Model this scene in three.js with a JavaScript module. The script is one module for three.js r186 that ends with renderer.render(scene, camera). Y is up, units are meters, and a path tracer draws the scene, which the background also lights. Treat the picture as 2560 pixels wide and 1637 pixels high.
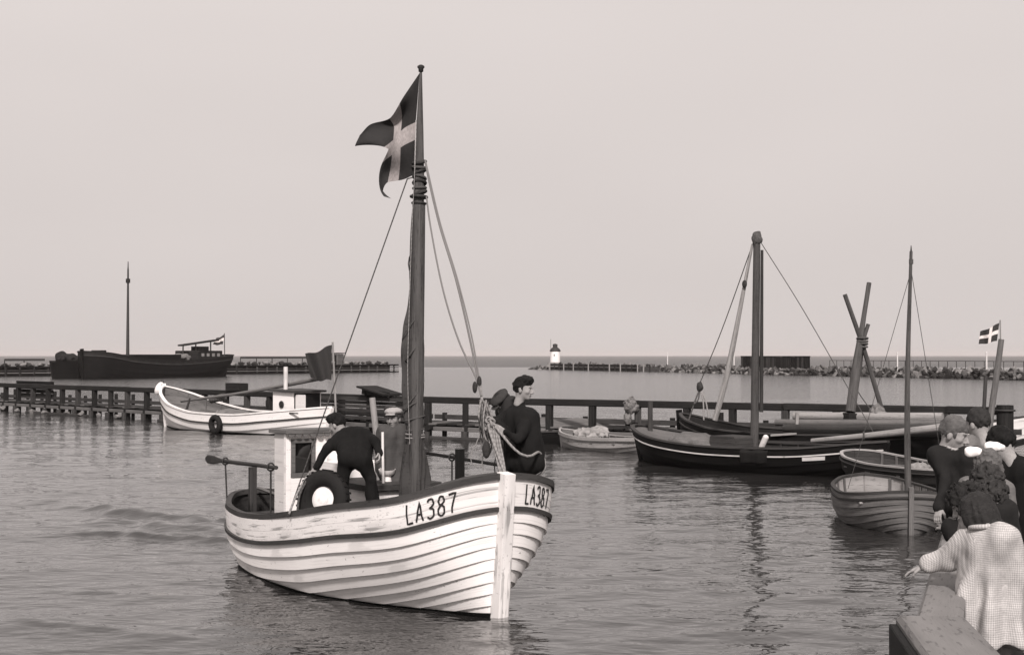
import * as THREE from 'three';
import { mergeGeometries, toCreasedNormals } from 'three/addons/utils/BufferGeometryUtils.js';
import { ConvexGeometry } from 'three/addons/geometries/ConvexGeometry.js';

// ---------------------------------------------------------------- camera, sky, sun, exposure
const scene = new THREE.Scene();
const FPX = 3555, PW = 2560, PH = 1637, HORIZON = 888, EYE = 2.75;      // focal length and frame in photo pixels
const PITCH = Math.atan((HORIZON - PH / 2) / FPX);
const camera = new THREE.PerspectiveCamera(2 * Math.atan(PH / 2 / FPX) * 180 / Math.PI, PW / PH, 0.1, 6000);
camera.position.set(0, EYE, 0);
camera.rotation.x = PITCH;
const SUN = new THREE.Vector3(0.02, 0.63, 0.78).normalize();
const sun = new THREE.DirectionalLight(new THREE.Color().setRGB(1.0, 0.93, 0.90), 4.0);
sun.position.copy(SUN).multiplyScalar(120);
sun.castShadow = true; sun.shadow.radius = 12;
Object.assign(sun.shadow.camera, { left: -60, right: 60, top: 60, bottom: -60, near: 1, far: 300 });
sun.shadow.mapSize.set(4096, 4096);
scene.add(sun, sun.target);
{ // pale, even overcast with faint banks of cloud
  const w = 512, h = 256, data = new Float32Array(w * h * 4);
  const hash = (x, y, z) => { const t = Math.sin(x * 127.1 + y * 311.7 + z * 74.7) * 43758.5453; return t - Math.floor(t); };
  const vn = (x, y, z) => {
    const xi = Math.floor(x), yi = Math.floor(y), zi = Math.floor(z), f = t => t * t * (3 - 2 * t);
    const a = f(x - xi), b = f(y - yi), c = f(z - zi), m = (p, q, t) => p + (q - p) * t;
    const l = k => m(m(hash(xi, yi, zi + k), hash(xi + 1, yi, zi + k), a), m(hash(xi, yi + 1, zi + k), hash(xi + 1, yi + 1, zi + k), a), b);
    return m(l(0), l(1), c);
  };
  for (let j = 0; j < h; j++) for (let i = 0; i < w; i++) {
    const el = (j / (h - 1) - 0.5) * Math.PI, az = (i / w) * 2 * Math.PI;
    const ce = Math.cos(el), p = [Math.cos(az) * ce, Math.sin(el), Math.sin(az) * ce];
    const n = (vn(p[0] * 5 + 9, p[1] * 16, p[2] * 5) - 0.5) * 0.6 + (vn(p[0] * 13, p[1] * 40 + 5, p[2] * 13) - 0.5) * 0.3;
    const up = Math.max(0, Math.sin(el)), L = (0.56 + 0.34 * up - 0.20 * up * up) * (1 + 0.085 * n);
    const k = (j * w + i) * 4;
    data[k] = L * 1.06; data[k + 1] = L * 0.972; data[k + 2] = L * 0.942; data[k + 3] = 1;
  }
  const sky = new THREE.DataTexture(data, w, h, THREE.RGBAFormat, THREE.FloatType);
  sky.mapping = THREE.EquirectangularReflectionMapping; sky.magFilter = sky.minFilter = THREE.LinearFilter; sky.needsUpdate = true;
  scene.background = sky; scene.environment = sky;
}
const renderer = new THREE.WebGLRenderer({ antialias: true });
renderer.toneMapping = THREE.LinearToneMapping;
renderer.toneMappingExposure = 1.1;
renderer.shadowMap.enabled = true;
scene.fog = new THREE.FogExp2(new THREE.Color().setRGB(0.64, 0.585, 0.57), 0.00012);

// ---------------------------------------------------------------- helpers
let seed = 20240;
const rnd = () => { seed = (seed * 1664525 + 1013904223) >>> 0; return seed / 4294967296; };
const rr = (a, b) => a + (b - a) * rnd();
const V = (x, y, z) => new THREE.Vector3(x, y, z);
const clamp = (x, a, b) => Math.min(b, Math.max(a, x));
const lerp = (a, b, t) => a + (b - a) * t;
const sstep = (a, b, x) => { const t = clamp((x - a) / (b - a), 0, 1); return t * t * (3 - 2 * t); };
// a photo pixel and a distance -> a point of the place
function at(u, v, d) {
  const x = (u - PW / 2) / FPX, y = -(v - PH / 2) / FPX, c = Math.cos(PITCH), s = Math.sin(PITCH);
  const Y = y * c + s, Z = y * s - c;
  const k = d / -Z;
  return V(x * k, EYE + Y * k, -d);
}
const onY = (u, v, y) => { const p = at(u, v, 1), k = (y - EYE) / (p.y - EYE); return V(p.x * k, y, -k); };
function hash2(x, y) { let h = (x * 374761393 + y * 668265263) | 0; h = Math.imul(h ^ (h >>> 13), 1274126177); return ((h ^ (h >>> 16)) >>> 0) / 4294967296; }
function pnoise(x, y, px, py) { // periodic value noise
  const xi = Math.floor(x), yi = Math.floor(y), f = t => t * t * (3 - 2 * t), a = f(x - xi), b = f(y - yi);
  const w = (i, p) => ((i % p) + p) % p;
  const h = (i, j) => hash2(w(xi + i, px), w(yi + j, py));
  return lerp(lerp(h(0, 0), h(1, 0), a), lerp(h(0, 1), h(1, 1), a), b);
}
const fbm = (x, y, px, py, o = 4) => { let s = 0, a = 0.5, t = 0; for (let i = 0; i < o; i++) { s += a * pnoise(x + i * 17, y + i * 31, px, py); t += a; x *= 2; y *= 2; px *= 2; py *= 2; a *= 0.5; } return s / t; };
function hash3(x, y, z) { return hash2(x + Math.imul(z, 7919), y - Math.imul(z, 104729)); }
function noise3(x, y, z) {
  const xi = Math.floor(x), yi = Math.floor(y), zi = Math.floor(z), f = t => t * t * (3 - 2 * t), a = f(x - xi), b = f(y - yi), c = f(z - zi);
  const L = k => lerp(lerp(hash3(xi, yi, zi + k), hash3(xi + 1, yi, zi + k), a), lerp(hash3(xi, yi + 1, zi + k), hash3(xi + 1, yi + 1, zi + k), a), b);
  return lerp(L(0), L(1), c);
}
function tex(n, fn, srgb = true) {
  const d = new Uint8Array(n * n * 4);
  for (let j = 0; j < n; j++) for (let i = 0; i < n; i++) {
    const v = clamp(fn(i / n, j / n), 0, 1), k = (j * n + i) * 4, b = Math.round(255 * (srgb ? Math.pow(v, 1 / 2.2) : v));
    d[k] = d[k + 1] = d[k + 2] = b; d[k + 3] = 255;
  }
  const t = new THREE.DataTexture(d, n, n); t.wrapS = t.wrapT = THREE.RepeatWrapping; t.magFilter = THREE.LinearFilter; t.minFilter = THREE.LinearMipmapLinearFilter; t.generateMipmaps = true;
  if (srgb) t.colorSpace = THREE.SRGBColorSpace; t.needsUpdate = true; return t;
}
const T = {
  // weathered wood: long grain along u
  wood: tex(512, (x, y) => { const g = fbm(x * 4, y * 64, 4, 64, 4), c = fbm(x * 3, y * 6, 3, 6, 3), k = fbm(x * 24, y * 160, 24, 160, 2); return 0.45 + 0.55 * g * (0.55 + 0.9 * c) - (k > 0.7 ? 0.25 : 0); }),
  // old oil paint on planks: grime streaks, chips and small dark fastening stains
  paint: tex(1024, (x, y) => {
    const m = fbm(x * 5, y * 7, 5, 7, 5), s = fbm(x * 6, y * 90, 6, 90, 3), c = fbm(x * 40, y * 40, 40, 40, 3), b = fbm(x * 9, y * 9, 9, 9, 2);
    let v = 0.97 - 0.17 * sstep(0.5, 0.75, m) - 0.10 * sstep(0.55, 0.8, s);
    if (c > 0.77 && b > 0.58) v -= 0.4 * sstep(0.77, 0.82, c);
    return v;
  }),
  worn: tex(512, (x, y) => { const s = fbm(x * 5, y * 40, 5, 40, 4), m = fbm(x * 4, y * 5, 4, 5, 4), c = fbm(x * 50, y * 50, 50, 50, 2); return 0.97 - 0.42 * sstep(0.56, 0.72, s) * sstep(0.35, 0.6, m) - 0.16 * sstep(0.5, 0.75, m) - (c > 0.76 ? 0.2 : 0); }),
  grime: tex(512, (x, y) => { const m = fbm(x * 4, y * 8, 4, 8, 5), c = fbm(x * 30, y * 60, 30, 60, 3); return 0.62 + 0.5 * m - 0.3 * sstep(0.62, 0.8, c); }),
  rock: tex(512, (x, y) => 0.35 + 0.65 * fbm(x * 8, y * 8, 8, 8, 6)),
  cloth: tex(256, (x, y) => 0.75 + 0.25 * fbm(x * 40, y * 40, 40, 40, 2) + 0.1 * Math.sin(y * Math.PI * 2 * 64) * Math.sin(x * Math.PI * 2 * 64)),
  check: tex(256, (x, y) => { const a = Math.sin(x * Math.PI * 2 * 16) > 0.1 ? 1 : 0, b = Math.sin(y * Math.PI * 2 * 16) > 0.1 ? 1 : 0; return (a + b === 2 ? 1 : a + b === 1 ? 0.8 : 0.58) * (0.55 + 0.3 * fbm(x * 60, y * 60, 60, 60, 2) + 0.3 * fbm(x * 5, y * 5, 5, 5, 3)); }),
  rope: tex(256, (x, y) => { const k = Math.abs(((x * 16 + y * 6) % 1) - 0.5) * 2; return 0.45 + 0.55 * Math.sqrt(k) * (0.7 + 0.3 * pnoise(x * 64, y * 64, 64, 64)); }),
};
const rep = (t, x, y) => { const c = t.clone(); c.repeat.set(x, y); c.needsUpdate = true; return c; };
function mat(v, o = {}) { // v: linear grey of the thing in this black-and-white place
  const m = new THREE.MeshPhysicalMaterial({ roughness: 0.8, specularIntensity: v < 0.12 ? 0.14 : 0.5, side: THREE.DoubleSide, ...o });
  m.color.setRGB(v * 1.02, v * 0.985, v * 0.965); return m;
}
const M = {
  white: mat(0.82, { map: T.paint, roughness: 0.5, bumpMap: T.paint, bumpScale: 0.002 }),
  worn: mat(0.80, { map: T.worn, roughness: 0.6, bumpMap: T.worn, bumpScale: 0.003 }),
  offwhite: mat(0.66, { map: T.paint, roughness: 0.55 }),
  dark: mat(0.05, { map: T.wood, roughness: 0.6 }),
  railgrey: mat(0.062, { map: T.grime, roughness: 0.6, bumpMap: T.grime, bumpScale: 0.002 }),
  black: mat(0.018, { map: T.grime, roughness: 0.45 }),
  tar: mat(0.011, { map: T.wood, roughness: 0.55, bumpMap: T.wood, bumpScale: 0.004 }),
  mastwood: mat(0.10, { map: T.wood, roughness: 0.75, bumpMap: T.wood, bumpScale: 0.003 }),
  wood: mat(0.155, { map: T.wood, roughness: 0.75, bumpMap: T.wood, bumpScale: 0.003 }),
  palewood: mat(0.34, { map: T.wood, roughness: 0.75, bumpMap: T.wood, bumpScale: 0.003 }),
  darkwood: mat(0.03, { map: T.wood, roughness: 0.8, bumpMap: T.wood, bumpScale: 0.004 }),
  midwood: mat(0.068, { map: T.wood, roughness: 0.8, bumpMap: T.wood, bumpScale: 0.004 }),
  greyhull: mat(0.16, { map: T.wood, roughness: 0.7, bumpMap: T.wood, bumpScale: 0.003 }),
  palehull: mat(0.34, { map: T.grime, roughness: 0.7 }),
  stay: mat(0.16, { roughness: 0.9 }),
  rope: mat(0.30, { map: T.rope, roughness: 0.95 }),
  darkrope: mat(0.10, { map: T.rope, roughness: 0.95 }),
  rubber: mat(0.02, { roughness: 0.75, map: T.grime }),
  sail: mat(0.065, { map: T.grime, roughness: 0.95 }),
  net: mat(0.22, { map: T.rock, roughness: 1 }),
  iron: mat(0.06, { roughness: 0.55, metalness: 0.3, map: T.grime }),
  pipe: mat(0.30, { roughness: 0.55, map: T.grime }),
  glass: new THREE.MeshPhysicalMaterial({ color: 0x0a0909, roughness: 0.06, side: THREE.DoubleSide }),
  rock: mat(0.13, { map: T.rock, roughness: 0.95, bumpMap: T.rock, bumpScale: 0.03 }),
  rock2: mat(0.26, { map: T.rock, roughness: 0.95, bumpMap: T.rock, bumpScale: 0.03 }),
  rock3: mat(0.05, { map: T.rock, roughness: 0.95, bumpMap: T.rock, bumpScale: 0.03 }),
  concrete: mat(0.30, { map: T.rock, roughness: 0.95 }),
  letter: mat(0.03, { roughness: 0.6 }),
};
const taken = new Map();
function numbered(n) { const k = taken.get(n) || 0; taken.set(n, k + 1); return k ? n + '_' + String(k).padStart(3, '0') : n; }
function mesh(name, geo, m, parent) {
  const g = Array.isArray(geo) ? merge(geo) : geo;
  const o = new THREE.Mesh(g, m); o.name = parent ? name : numbered(name); o.castShadow = o.receiveShadow = true;
  (parent || scene).add(o); return o;
}
function merge(list) {
  list = list.map(g => { g = g.index ? g.toNonIndexed() : g; for (const k of Object.keys(g.attributes)) if (!['position', 'normal', 'uv'].includes(k)) g.deleteAttribute(k); if (!g.attributes.uv) g.setAttribute('uv', new THREE.BufferAttribute(new Float32Array(g.attributes.position.count * 2), 2)); return g; });
  return mergeGeometries(list);
}
function tag(o, label, category, group, kind) { o.userData.label = label; o.userData.category = category; if (group) o.userData.group = group; if (kind) o.userData.kind = kind; return o; }
function thing(name, label, category, pos, turn = 0, group) {
  const o = new THREE.Group(); o.name = numbered(name); scene.add(o);
  if (pos) o.position.copy(pos); o.rotation.y = turn; o.updateMatrixWorld(true);
  return tag(o, label, category, group);
}
function struct(name, geo, m) { const o = mesh(name, geo, m); o.userData.kind = 'structure'; return o; }
function mono(xs, ys) { // monotone cubic through a table
  const n = xs.length, d = [], m = [];
  for (let i = 0; i < n - 1; i++) d[i] = (ys[i + 1] - ys[i]) / (xs[i + 1] - xs[i]);
  m[0] = d[0]; m[n - 1] = d[n - 2];
  for (let i = 1; i < n - 1; i++) m[i] = d[i - 1] * d[i] <= 0 ? 0 : 2 / (1 / d[i - 1] + 1 / d[i]);
  return x => {
    if (x <= xs[0]) return ys[0]; if (x >= xs[n - 1]) return ys[n - 1];
    let i = 0; while (x > xs[i + 1]) i++;
    const h = xs[i + 1] - xs[i], t = (x - xs[i]) / h, t2 = t * t, t3 = t2 * t;
    return ys[i] * (2 * t3 - 3 * t2 + 1) + h * m[i] * (t3 - 2 * t2 + t) + ys[i + 1] * (-2 * t3 + 3 * t2) + h * m[i + 1] * (t3 - t2);
  };
}
function gridGeo(nu, nv, fn, uvfn) { // fn(i/nu, j/nv) -> Vector3
  const p = [], uv = [], ix = [];
  for (let j = 0; j <= nv; j++) for (let i = 0; i <= nu; i++) {
    const a = i / nu, b = j / nv, q = fn(a, b, i, j); p.push(q.x, q.y, q.z);
    const w = uvfn ? uvfn(a, b, q) : [a, b]; uv.push(w[0], w[1]);
  }
  for (let j = 0; j < nv; j++) for (let i = 0; i < nu; i++) { const k = j * (nu + 1) + i; ix.push(k, k + 1, k + nu + 2, k, k + nu + 2, k + nu + 1); }
  const g = new THREE.BufferGeometry(); g.setAttribute('position', new THREE.Float32BufferAttribute(p, 3)); g.setAttribute('uv', new THREE.Float32BufferAttribute(uv, 2)); g.setIndex(ix); g.computeVertexNormals(); return g;
}
// box with a small chamfer between two points (a beam), w across, h up
function beam(a, b, w, h, up = V(0, 1, 0), ch = 0.12, taper = 1) {
  const len = a.distanceTo(b), c = Math.min(w, h) * ch, sh = new THREE.Shape();
  const x = w / 2, y = h / 2;
  sh.moveTo(-x + c, -y); sh.lineTo(x - c, -y); sh.lineTo(x, -y + c); sh.lineTo(x, y - c); sh.lineTo(x - c, y); sh.lineTo(-x + c, y); sh.lineTo(-x, y - c); sh.lineTo(-x, -y + c); sh.closePath();
  const g = new THREE.ExtrudeGeometry(sh, { depth: len, bevelEnabled: false, steps: 1 });
  const pos = g.attributes.position, uv = g.attributes.uv, nr = g.attributes.normal, o = rnd() * 7;
  for (let i = 0; i < pos.count; i++) {
    const z = pos.getZ(i), k = lerp(1, taper, z / len);
    if (Math.abs(nr.getZ(i)) > 0.9) uv.setXY(i, pos.getX(i) * 0.3, pos.getY(i) + o);
    else uv.setXY(i, z * 0.5 + o, pos.getX(i) + pos.getY(i) * 1.3 + o * 0.37);
    pos.setX(i, pos.getX(i) * k); pos.setY(i, pos.getY(i) * k);
  }
  const f = b.clone().sub(a).normalize(), s = up.clone().cross(f); if (s.lengthSq() < 1e-6) s.set(1, 0, 0).cross(f); s.normalize();
  const u2 = f.clone().cross(s);
  g.applyMatrix4(new THREE.Matrix4().makeBasis(s, u2, f).setPosition(a)); return g;
}
const box = (x0, y0, z0, x1, y1, z1, ch = 0.06) => beam(V((x0 + x1) / 2, (y0 + y1) / 2, z0), V((x0 + x1) / 2, (y0 + y1) / 2, z1), Math.abs(x1 - x0), Math.abs(y1 - y0), V(0, 1, 0), ch);
// round spar through points with a radius function
function spar(pts, r, seg = 10, n = 0, wob = 0) {
  const P = pts.map(p => p.clone()), c = P.length === 2 ? new THREE.LineCurve3(P[0], P[1]) : new THREE.CatmullRomCurve3(P);
  const L = c.getLength(); n = n || (P.length === 2 ? 6 : P.length * 6);
  const fr = c.computeFrenetFrames ? c.computeFrenetFrames(n, false) : null;
  const o = rnd() * 9, rf = typeof r === 'function' ? r : () => r;
  const g = gridGeo(seg, n, (a, b, i, j) => {
    const p = c.getPointAt(b), th = a * Math.PI * 2, rad = rf(b) * (1 + wob * (noise3(b * L * 3 + o, Math.cos(th) * 1.5 + o, Math.sin(th) * 1.5) - 0.5));
    return p.addScaledVector(fr.normals[j], Math.cos(th) * rad).addScaledVector(fr.binormals[j], Math.sin(th) * rad);
  }, (a, b) => [b * L * 0.5 + o, a * rf(0.5) * 6.28 + o]);
  const caps = [];
  for (const [b, s] of [[0, 1], [1, -1]]) {
    if (rf(b) < 0.004) continue;
    const j = b * n, p = c.getPointAt(b), ring = new THREE.CircleGeometry(rf(b), seg);
    const z = c.getTangentAt(b).multiplyScalar(-s), x = fr.normals[j].clone(), y = z.clone().cross(x);
    ring.applyMatrix4(new THREE.Matrix4().makeBasis(x, y, z).setPosition(p)); caps.push(ring);
  }
  return merge([g, ...caps]);
}
const rope = (pts, r = 0.012, seg = 6) => { // twisted line: uv along its length
  const c = new THREE.CatmullRomCurve3(pts), L = c.getLength(), n = Math.max(4, Math.min(120, Math.round(L / 0.08)));
  const g = new THREE.TubeGeometry(c, n, r, seg, false), uv = g.attributes.uv;
  for (let i = 0; i < uv.count; i++) uv.setXY(i, uv.getX(i) * L * 1.2, uv.getY(i) * 0.12);
  return g;
};
const sag = (a, b, d, n = 8) => { const r = []; for (let i = 0; i <= n; i++) { const t = i / n, p = a.clone().lerp(b, t); p.y -= 4 * d * t * (1 - t); r.push(p); } return r; };
// rectangular moulding swept along points with an up vector per point
function sweep(pts, nrm, w, h, off = 0) {
  const n = pts.length, P = [], uv = [], ix = []; let L = 0;
  const ws = i => typeof w === 'function' ? w(i) : w;
  const rings = [];
  for (let i = 0; i < n; i++) {
    const t = pts[Math.min(n - 1, i + 1)].clone().sub(pts[Math.max(0, i - 1)]).normalize();
    const b = nrm[i].clone().addScaledVector(t, -nrm[i].dot(t)).normalize(), a = t.clone().cross(b).normalize();
    if (i) L += pts[i].distanceTo(pts[i - 1]);
    const W2 = ws(i) / 2; rings.push([[-W2, -h / 2], [W2, -h / 2], [W2, h / 2], [-W2, h / 2]].map(([x, y]) => pts[i].clone().addScaledVector(a, x).addScaledVector(b, y + off))); rings[i].L = L;
  }
  const quad = (a, b, c, d, ua, ub, va, vb) => { const k = P.length / 3; for (const q of [a, b, c, d]) P.push(q.x, q.y, q.z); uv.push(ua, va, ub, va, ub, vb, ua, vb); ix.push(k, k + 1, k + 2, k, k + 2, k + 3); };
  for (let i = 0; i < n - 1; i++) for (let k = 0; k < 4; k++) { const l = (k + 1) % 4; quad(rings[i][k], rings[i + 1][k], rings[i + 1][l], rings[i][l], rings[i].L * 0.5, rings[i + 1].L * 0.5, k * 0.1, k * 0.1 + 0.1); }
  for (const i of [0, n - 1]) quad(rings[i][0], rings[i][1], rings[i][2], rings[i][3], 0, 0.1, 0, 0.1);
  const g = new THREE.BufferGeometry(); g.setAttribute('position', new THREE.Float32BufferAttribute(P, 3)); g.setAttribute('uv', new THREE.Float32BufferAttribute(uv, 2)); g.setIndex(ix); g.computeVertexNormals();
  return toCreasedNormals(g.toNonIndexed(), 0.7);
}
// naive surface nets: a smooth closed surface from a distance field
function surfNet(field, lo, hi, cell, colour) {
  const nx = Math.ceil((hi.x - lo.x) / cell) + 1, ny = Math.ceil((hi.y - lo.y) / cell) + 1, nz = Math.ceil((hi.z - lo.z) / cell) + 1;
  const F = new Float32Array(nx * ny * nz), id = new Int32Array(nx * ny * nz).fill(-1), at3 = (i, j, k) => (k * ny + j) * nx + i;
  for (let k = 0; k < nz; k++) for (let j = 0; j < ny; j++) for (let i = 0; i < nx; i++) F[at3(i, j, k)] = field(lo.x + i * cell, lo.y + j * cell, lo.z + k * cell);
  const P = [], C = [], uv = [], ix = [];
  const E = [[0, 1], [0, 2], [0, 4], [1, 3], [1, 5], [2, 3], [2, 6], [3, 7], [4, 5], [4, 6], [5, 7], [6, 7]];
  for (let k = 0; k < nz - 1; k++) for (let j = 0; j < ny - 1; j++) for (let i = 0; i < nx - 1; i++) {
    const v = []; let m = 0;
    for (let c = 0; c < 8; c++) { v[c] = F[at3(i + (c & 1), j + ((c >> 1) & 1), k + (c >> 2))]; if (v[c] < 0) m |= 1 << c; }
    if (m === 0 || m === 255) continue;
    let x = 0, y = 0, z = 0, n = 0;
    for (const [a, b] of E) if ((v[a] < 0) !== (v[b] < 0)) { const t = v[a] / (v[a] - v[b]); x += lerp(a & 1, b & 1, t); y += lerp((a >> 1) & 1, (b >> 1) & 1, t); z += lerp(a >> 2, b >> 2, t); n++; }
    const px = lo.x + (i + x / n) * cell, py = lo.y + (j + y / n) * cell, pz = lo.z + (k + z / n) * cell;
    id[at3(i, j, k)] = P.length / 3; P.push(px, py, pz); uv.push((px + pz) * 2.5, py * 2.5);
    if (colour) { const c = colour(px, py, pz); C.push(c, c * 0.965, c * 0.945); }
  }
  for (let k = 1; k < nz - 1; k++) for (let j = 1; j < ny - 1; j++) for (let i = 1; i < nx - 1; i++) {
    const a = F[at3(i, j, k)] < 0;
    const q = (A, B, Cc, D, flip) => { if (A < 0 || B < 0 || Cc < 0 || D < 0) return; flip ? ix.push(A, Cc, B, A, D, Cc) : ix.push(A, B, Cc, A, Cc, D); };
    if (a !== (F[at3(i + 1, j, k)] < 0)) q(id[at3(i, j - 1, k - 1)], id[at3(i, j, k - 1)], id[at3(i, j, k)], id[at3(i, j - 1, k)], !a);
    if (a !== (F[at3(i, j + 1, k)] < 0)) q(id[at3(i - 1, j, k - 1)], id[at3(i - 1, j, k)], id[at3(i, j, k)], id[at3(i, j, k - 1)], !a);
    if (a !== (F[at3(i, j, k + 1)] < 0)) q(id[at3(i - 1, j - 1, k)], id[at3(i, j - 1, k)], id[at3(i, j, k)], id[at3(i - 1, j, k)], !a);
  }
  const g = new THREE.BufferGeometry(); g.setAttribute('position', new THREE.Float32BufferAttribute(P, 3)); g.setAttribute('uv', new THREE.Float32BufferAttribute(uv, 2));
  if (colour) g.setAttribute('color', new THREE.Float32BufferAttribute(C, 3));
  g.setIndex(ix); g.computeVertexNormals(); return g;
}

// ---------------------------------------------------------------- clinker hulls
// local frame of a boat: x aft from the stem, y up from the water, z to port
function buildHull(G, o) {
  const NS = o.ns || 44, lap = o.lap || 0.018;
  const P = (s, g, side = 1) => {
    s = clamp(s, 0, o.L);
    const yr = o.yr(s), yk = o.yk(s), y = yk + (yr - yk) * g, wr = Math.max(0.0001, o.wr(s));
    const g0 = clamp(-yk / (yr - yk), 0.08, 0.9), r = clamp(o.ww(s) / wr, 0.04, 0.96), e = Math.log(1 - Math.cbrt(1 - r)) / Math.log(g0);
    const x = s + (o.rb || 0) * (1 - g) * (1 - s / o.L) - (o.rs || 0) * (1 - g) * (s / o.L);
    return V(x, y, side * wr * (1 - Math.pow(1 - Math.pow(clamp(g, 1e-4, 1), e), 3)));
  };
  const N = (s, g, side = 1) => {
    const ds = 0.02, s0 = clamp(s, 0.03, o.L - 0.03), a = P(s0 + ds, g, side).sub(P(s0 - ds, g, side)), b = P(s0, Math.min(1, g + 0.02), side).sub(P(s0, g - 0.02, side));
    const n = a.cross(b).normalize(); if (n.z * side < 0) n.negate(); return n;
  };
  const st = []; for (let i = 0; i <= NS; i++) st.push(o.L * (1 - Math.cos(Math.PI * i / NS)) / 2);
  const bandG = s => { const yr = o.yr(s), yk = o.yk(s); return 1 - o.drop(s) / (yr - yk); };
  // girth divisions below the band
  const edge = st.map(s => {
    const gb = bandG(s), K = 60, q = []; let L = 0, prev = P(s, 0.0005); q.push([0, 0.0005]);
    for (let i = 1; i <= K; i++) { const g = gb * Math.pow(i / K, 1.6), p = P(s, g); L += p.distanceTo(prev); prev = p; q.push([L, g]); }
    const out = [];
    for (let k = 0; k <= o.n; k++) { const t = L * (k / o.n); let i = 0; while (i < K - 1 && q[i + 1][0] < t) i++; const f = (t - q[i][0]) / Math.max(1e-9, q[i + 1][0] - q[i][0]); out.push(lerp(q[i][1], q[i + 1][1], clamp(f, 0, 1))); }
    return out;
  });
  const strip = (side, rows, gap = 0) => { // rows(i) -> points top, lower outer, lower inner
    const p = [], uv = [], ix = [];
    st.forEach((s, i) => { const r = rows(s, i, side); r.forEach((q, k) => { p.push(q.x, q.y, q.z); uv.push(s * 0.55 + r.o, (k === 0 ? 0.18 : k === 1 ? 0 : -0.02) + r.o * 1.7); }); });
    const m = 3;
    for (let i = 0; i < NS; i++) for (let k = 0; k < m - 1; k++) { const a = i * m + k; ix.push(a, a + m, a + m + 1, a, a + m + 1, a + 1); }
    const g = new THREE.BufferGeometry(); g.setAttribute('position', new THREE.Float32BufferAttribute(p, 3)); g.setAttribute('uv', new THREE.Float32BufferAttribute(uv, 2)); g.setIndex(ix); g.computeVertexNormals();
    return toCreasedNormals(g.toNonIndexed(), 0.6);
  };
  for (const side of [-1, 1]) {
    for (let k = o.n - 1; k >= 0; k--) {
      let top = -9; st.forEach((s, i) => { top = Math.max(top, P(s, edge[i][k + 1]).y); }); if (top < -0.12) continue;
      const off = rnd() * 5;
      mesh('strake', strip(side, (s, i) => {
        const gt = edge[i][k + 1], gb = edge[i][k], nt = N(s, gt, side), nb = N(s, Math.max(0.03, gb), side);
        const fade = Math.min(1, Math.min(s, o.L - s) / 0.08), lp = lap * (0.35 + 0.65 * fade);
        const lowG = Math.max(0.001, gb - 0.012);
        const r = [P(s, gt, side).addScaledVector(nt, 0.001), P(s, lowG, side).addScaledVector(nb, lp), P(s, lowG, side).addScaledVector(nb, -0.004)]; r.o = off; return r;
      }), o.matStrake, G);
    }
    const m = o.planks || 1;
    for (let k = 0; k < m; k++) {
      const off = rnd() * 5;
      mesh('bulwark_plank', strip(side, s => {
        const gb = bandG(s), a = lerp(gb, 1, k / m), b = lerp(gb, 1, (k + 1) / m);
        const r = [P(s, b, side).addScaledVector(N(s, b, side), 0.006), P(s, a, side).addScaledVector(N(s, a, side), k ? 0.008 : 0.012), P(s, a, side).addScaledVector(N(s, a, side), -0.006)]; r.o = off; return r;
      }), o.matBul || o.matStrake, G);
    }
    if (o.bandH) {
      const pts = [], nr = []; st.forEach(s => { const n = N(s, bandG(s), side); pts.push(P(s, bandG(s), side).addScaledVector(n, 0.012)); nr.push(n); });
      mesh('rubbing_strake', sweep(pts, nr, o.bandH, o.bandD || 0.05), o.matBand, G);
    }
    const rp = [], rn = []; st.forEach(s => { const p = P(s, 1, side), n = N(s, 1, side).setY(0).normalize(); rp.push(p.addScaledVector(n, -(o.capIn || 0.02))); rn.push(V(0, 1, 0)); });
    mesh('rail_cap', sweep(rp, rn, typeof o.capW === 'function' ? i => o.capW(st[i]) : o.capW, o.capH, o.capH / 2 - 0.004), o.matCap, G);
    if (o.tarShade) mesh('tar_shade_band', gridGeo(NS, 2, (q, v, i) => { const s = st[i], yk = o.yk(s), yr = o.yr(s), y = lerp(-0.15, o.tarShade, v), g = clamp((y - yk) / (yr - yk), 0.05, 0.9); return P(s, g, side).addScaledVector(N(s, g, side), lap + 0.006); }), M.tar, G);  // dark waterline band: tarred bottom, and shadow line under the hull put into colour
    // ceiling planks inside, down to the deck or bilge
    const yb = o.inY;
    mesh('inner_planking', gridGeo(NS, 5, (a, b, i) => {
      const s = st[i], yr = o.yr(s), yk = o.yk(s), yl = Math.max(yb(s), yk + 0.05), g = lerp(0.995, clamp((yl - yk) / (yr - yk), 0.05, 0.98), b);
      const p = P(s, g, side); p.addScaledVector(N(s, g, side), -0.035); if (p.z * side < 0.002) p.z = 0.002 * side; return p;
    }, (a, b, q) => [q.x * 0.5, b * 0.4]), o.matIn, G);
    if (o.ribs) for (let k = 1; k < o.ribs; k++) {
      const s = o.L * k / o.ribs, pts = [], nr = [];
      for (let j = 0; j <= 5; j++) { const yr = o.yr(s), yk = o.yk(s), yl = Math.max(yb(s), yk + 0.05), g = lerp(0.99, clamp((yl - yk) / (yr - yk), 0.05, 0.98), j / 5); const n = N(s, g, side); pts.push(P(s, g, side).addScaledVector(n, -0.05)); nr.push(n); }
      mesh('rib', sweep(pts, nr, 0.04, 0.035), o.matRib || o.matIn, G);
    }
  }
  mesh('deck', gridGeo(NS, 6, (a, b, i) => {
    const s = st[i], yr = o.yr(s), yk = o.yk(s), y = Math.max(o.inY(s), yk + 0.05), g = clamp((y - yk) / (yr - yk), 0.05, 0.98), p = P(s, g, 1), w = Math.max(0, p.z - 0.03);
    return V(p.x, y + 0.03 * (1 - (2 * b - 1) ** 2), (2 * b - 1) * w);
  }, (a, b, q) => [q.x * 0.5, q.z]), o.matDeck || o.matIn, G);
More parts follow.
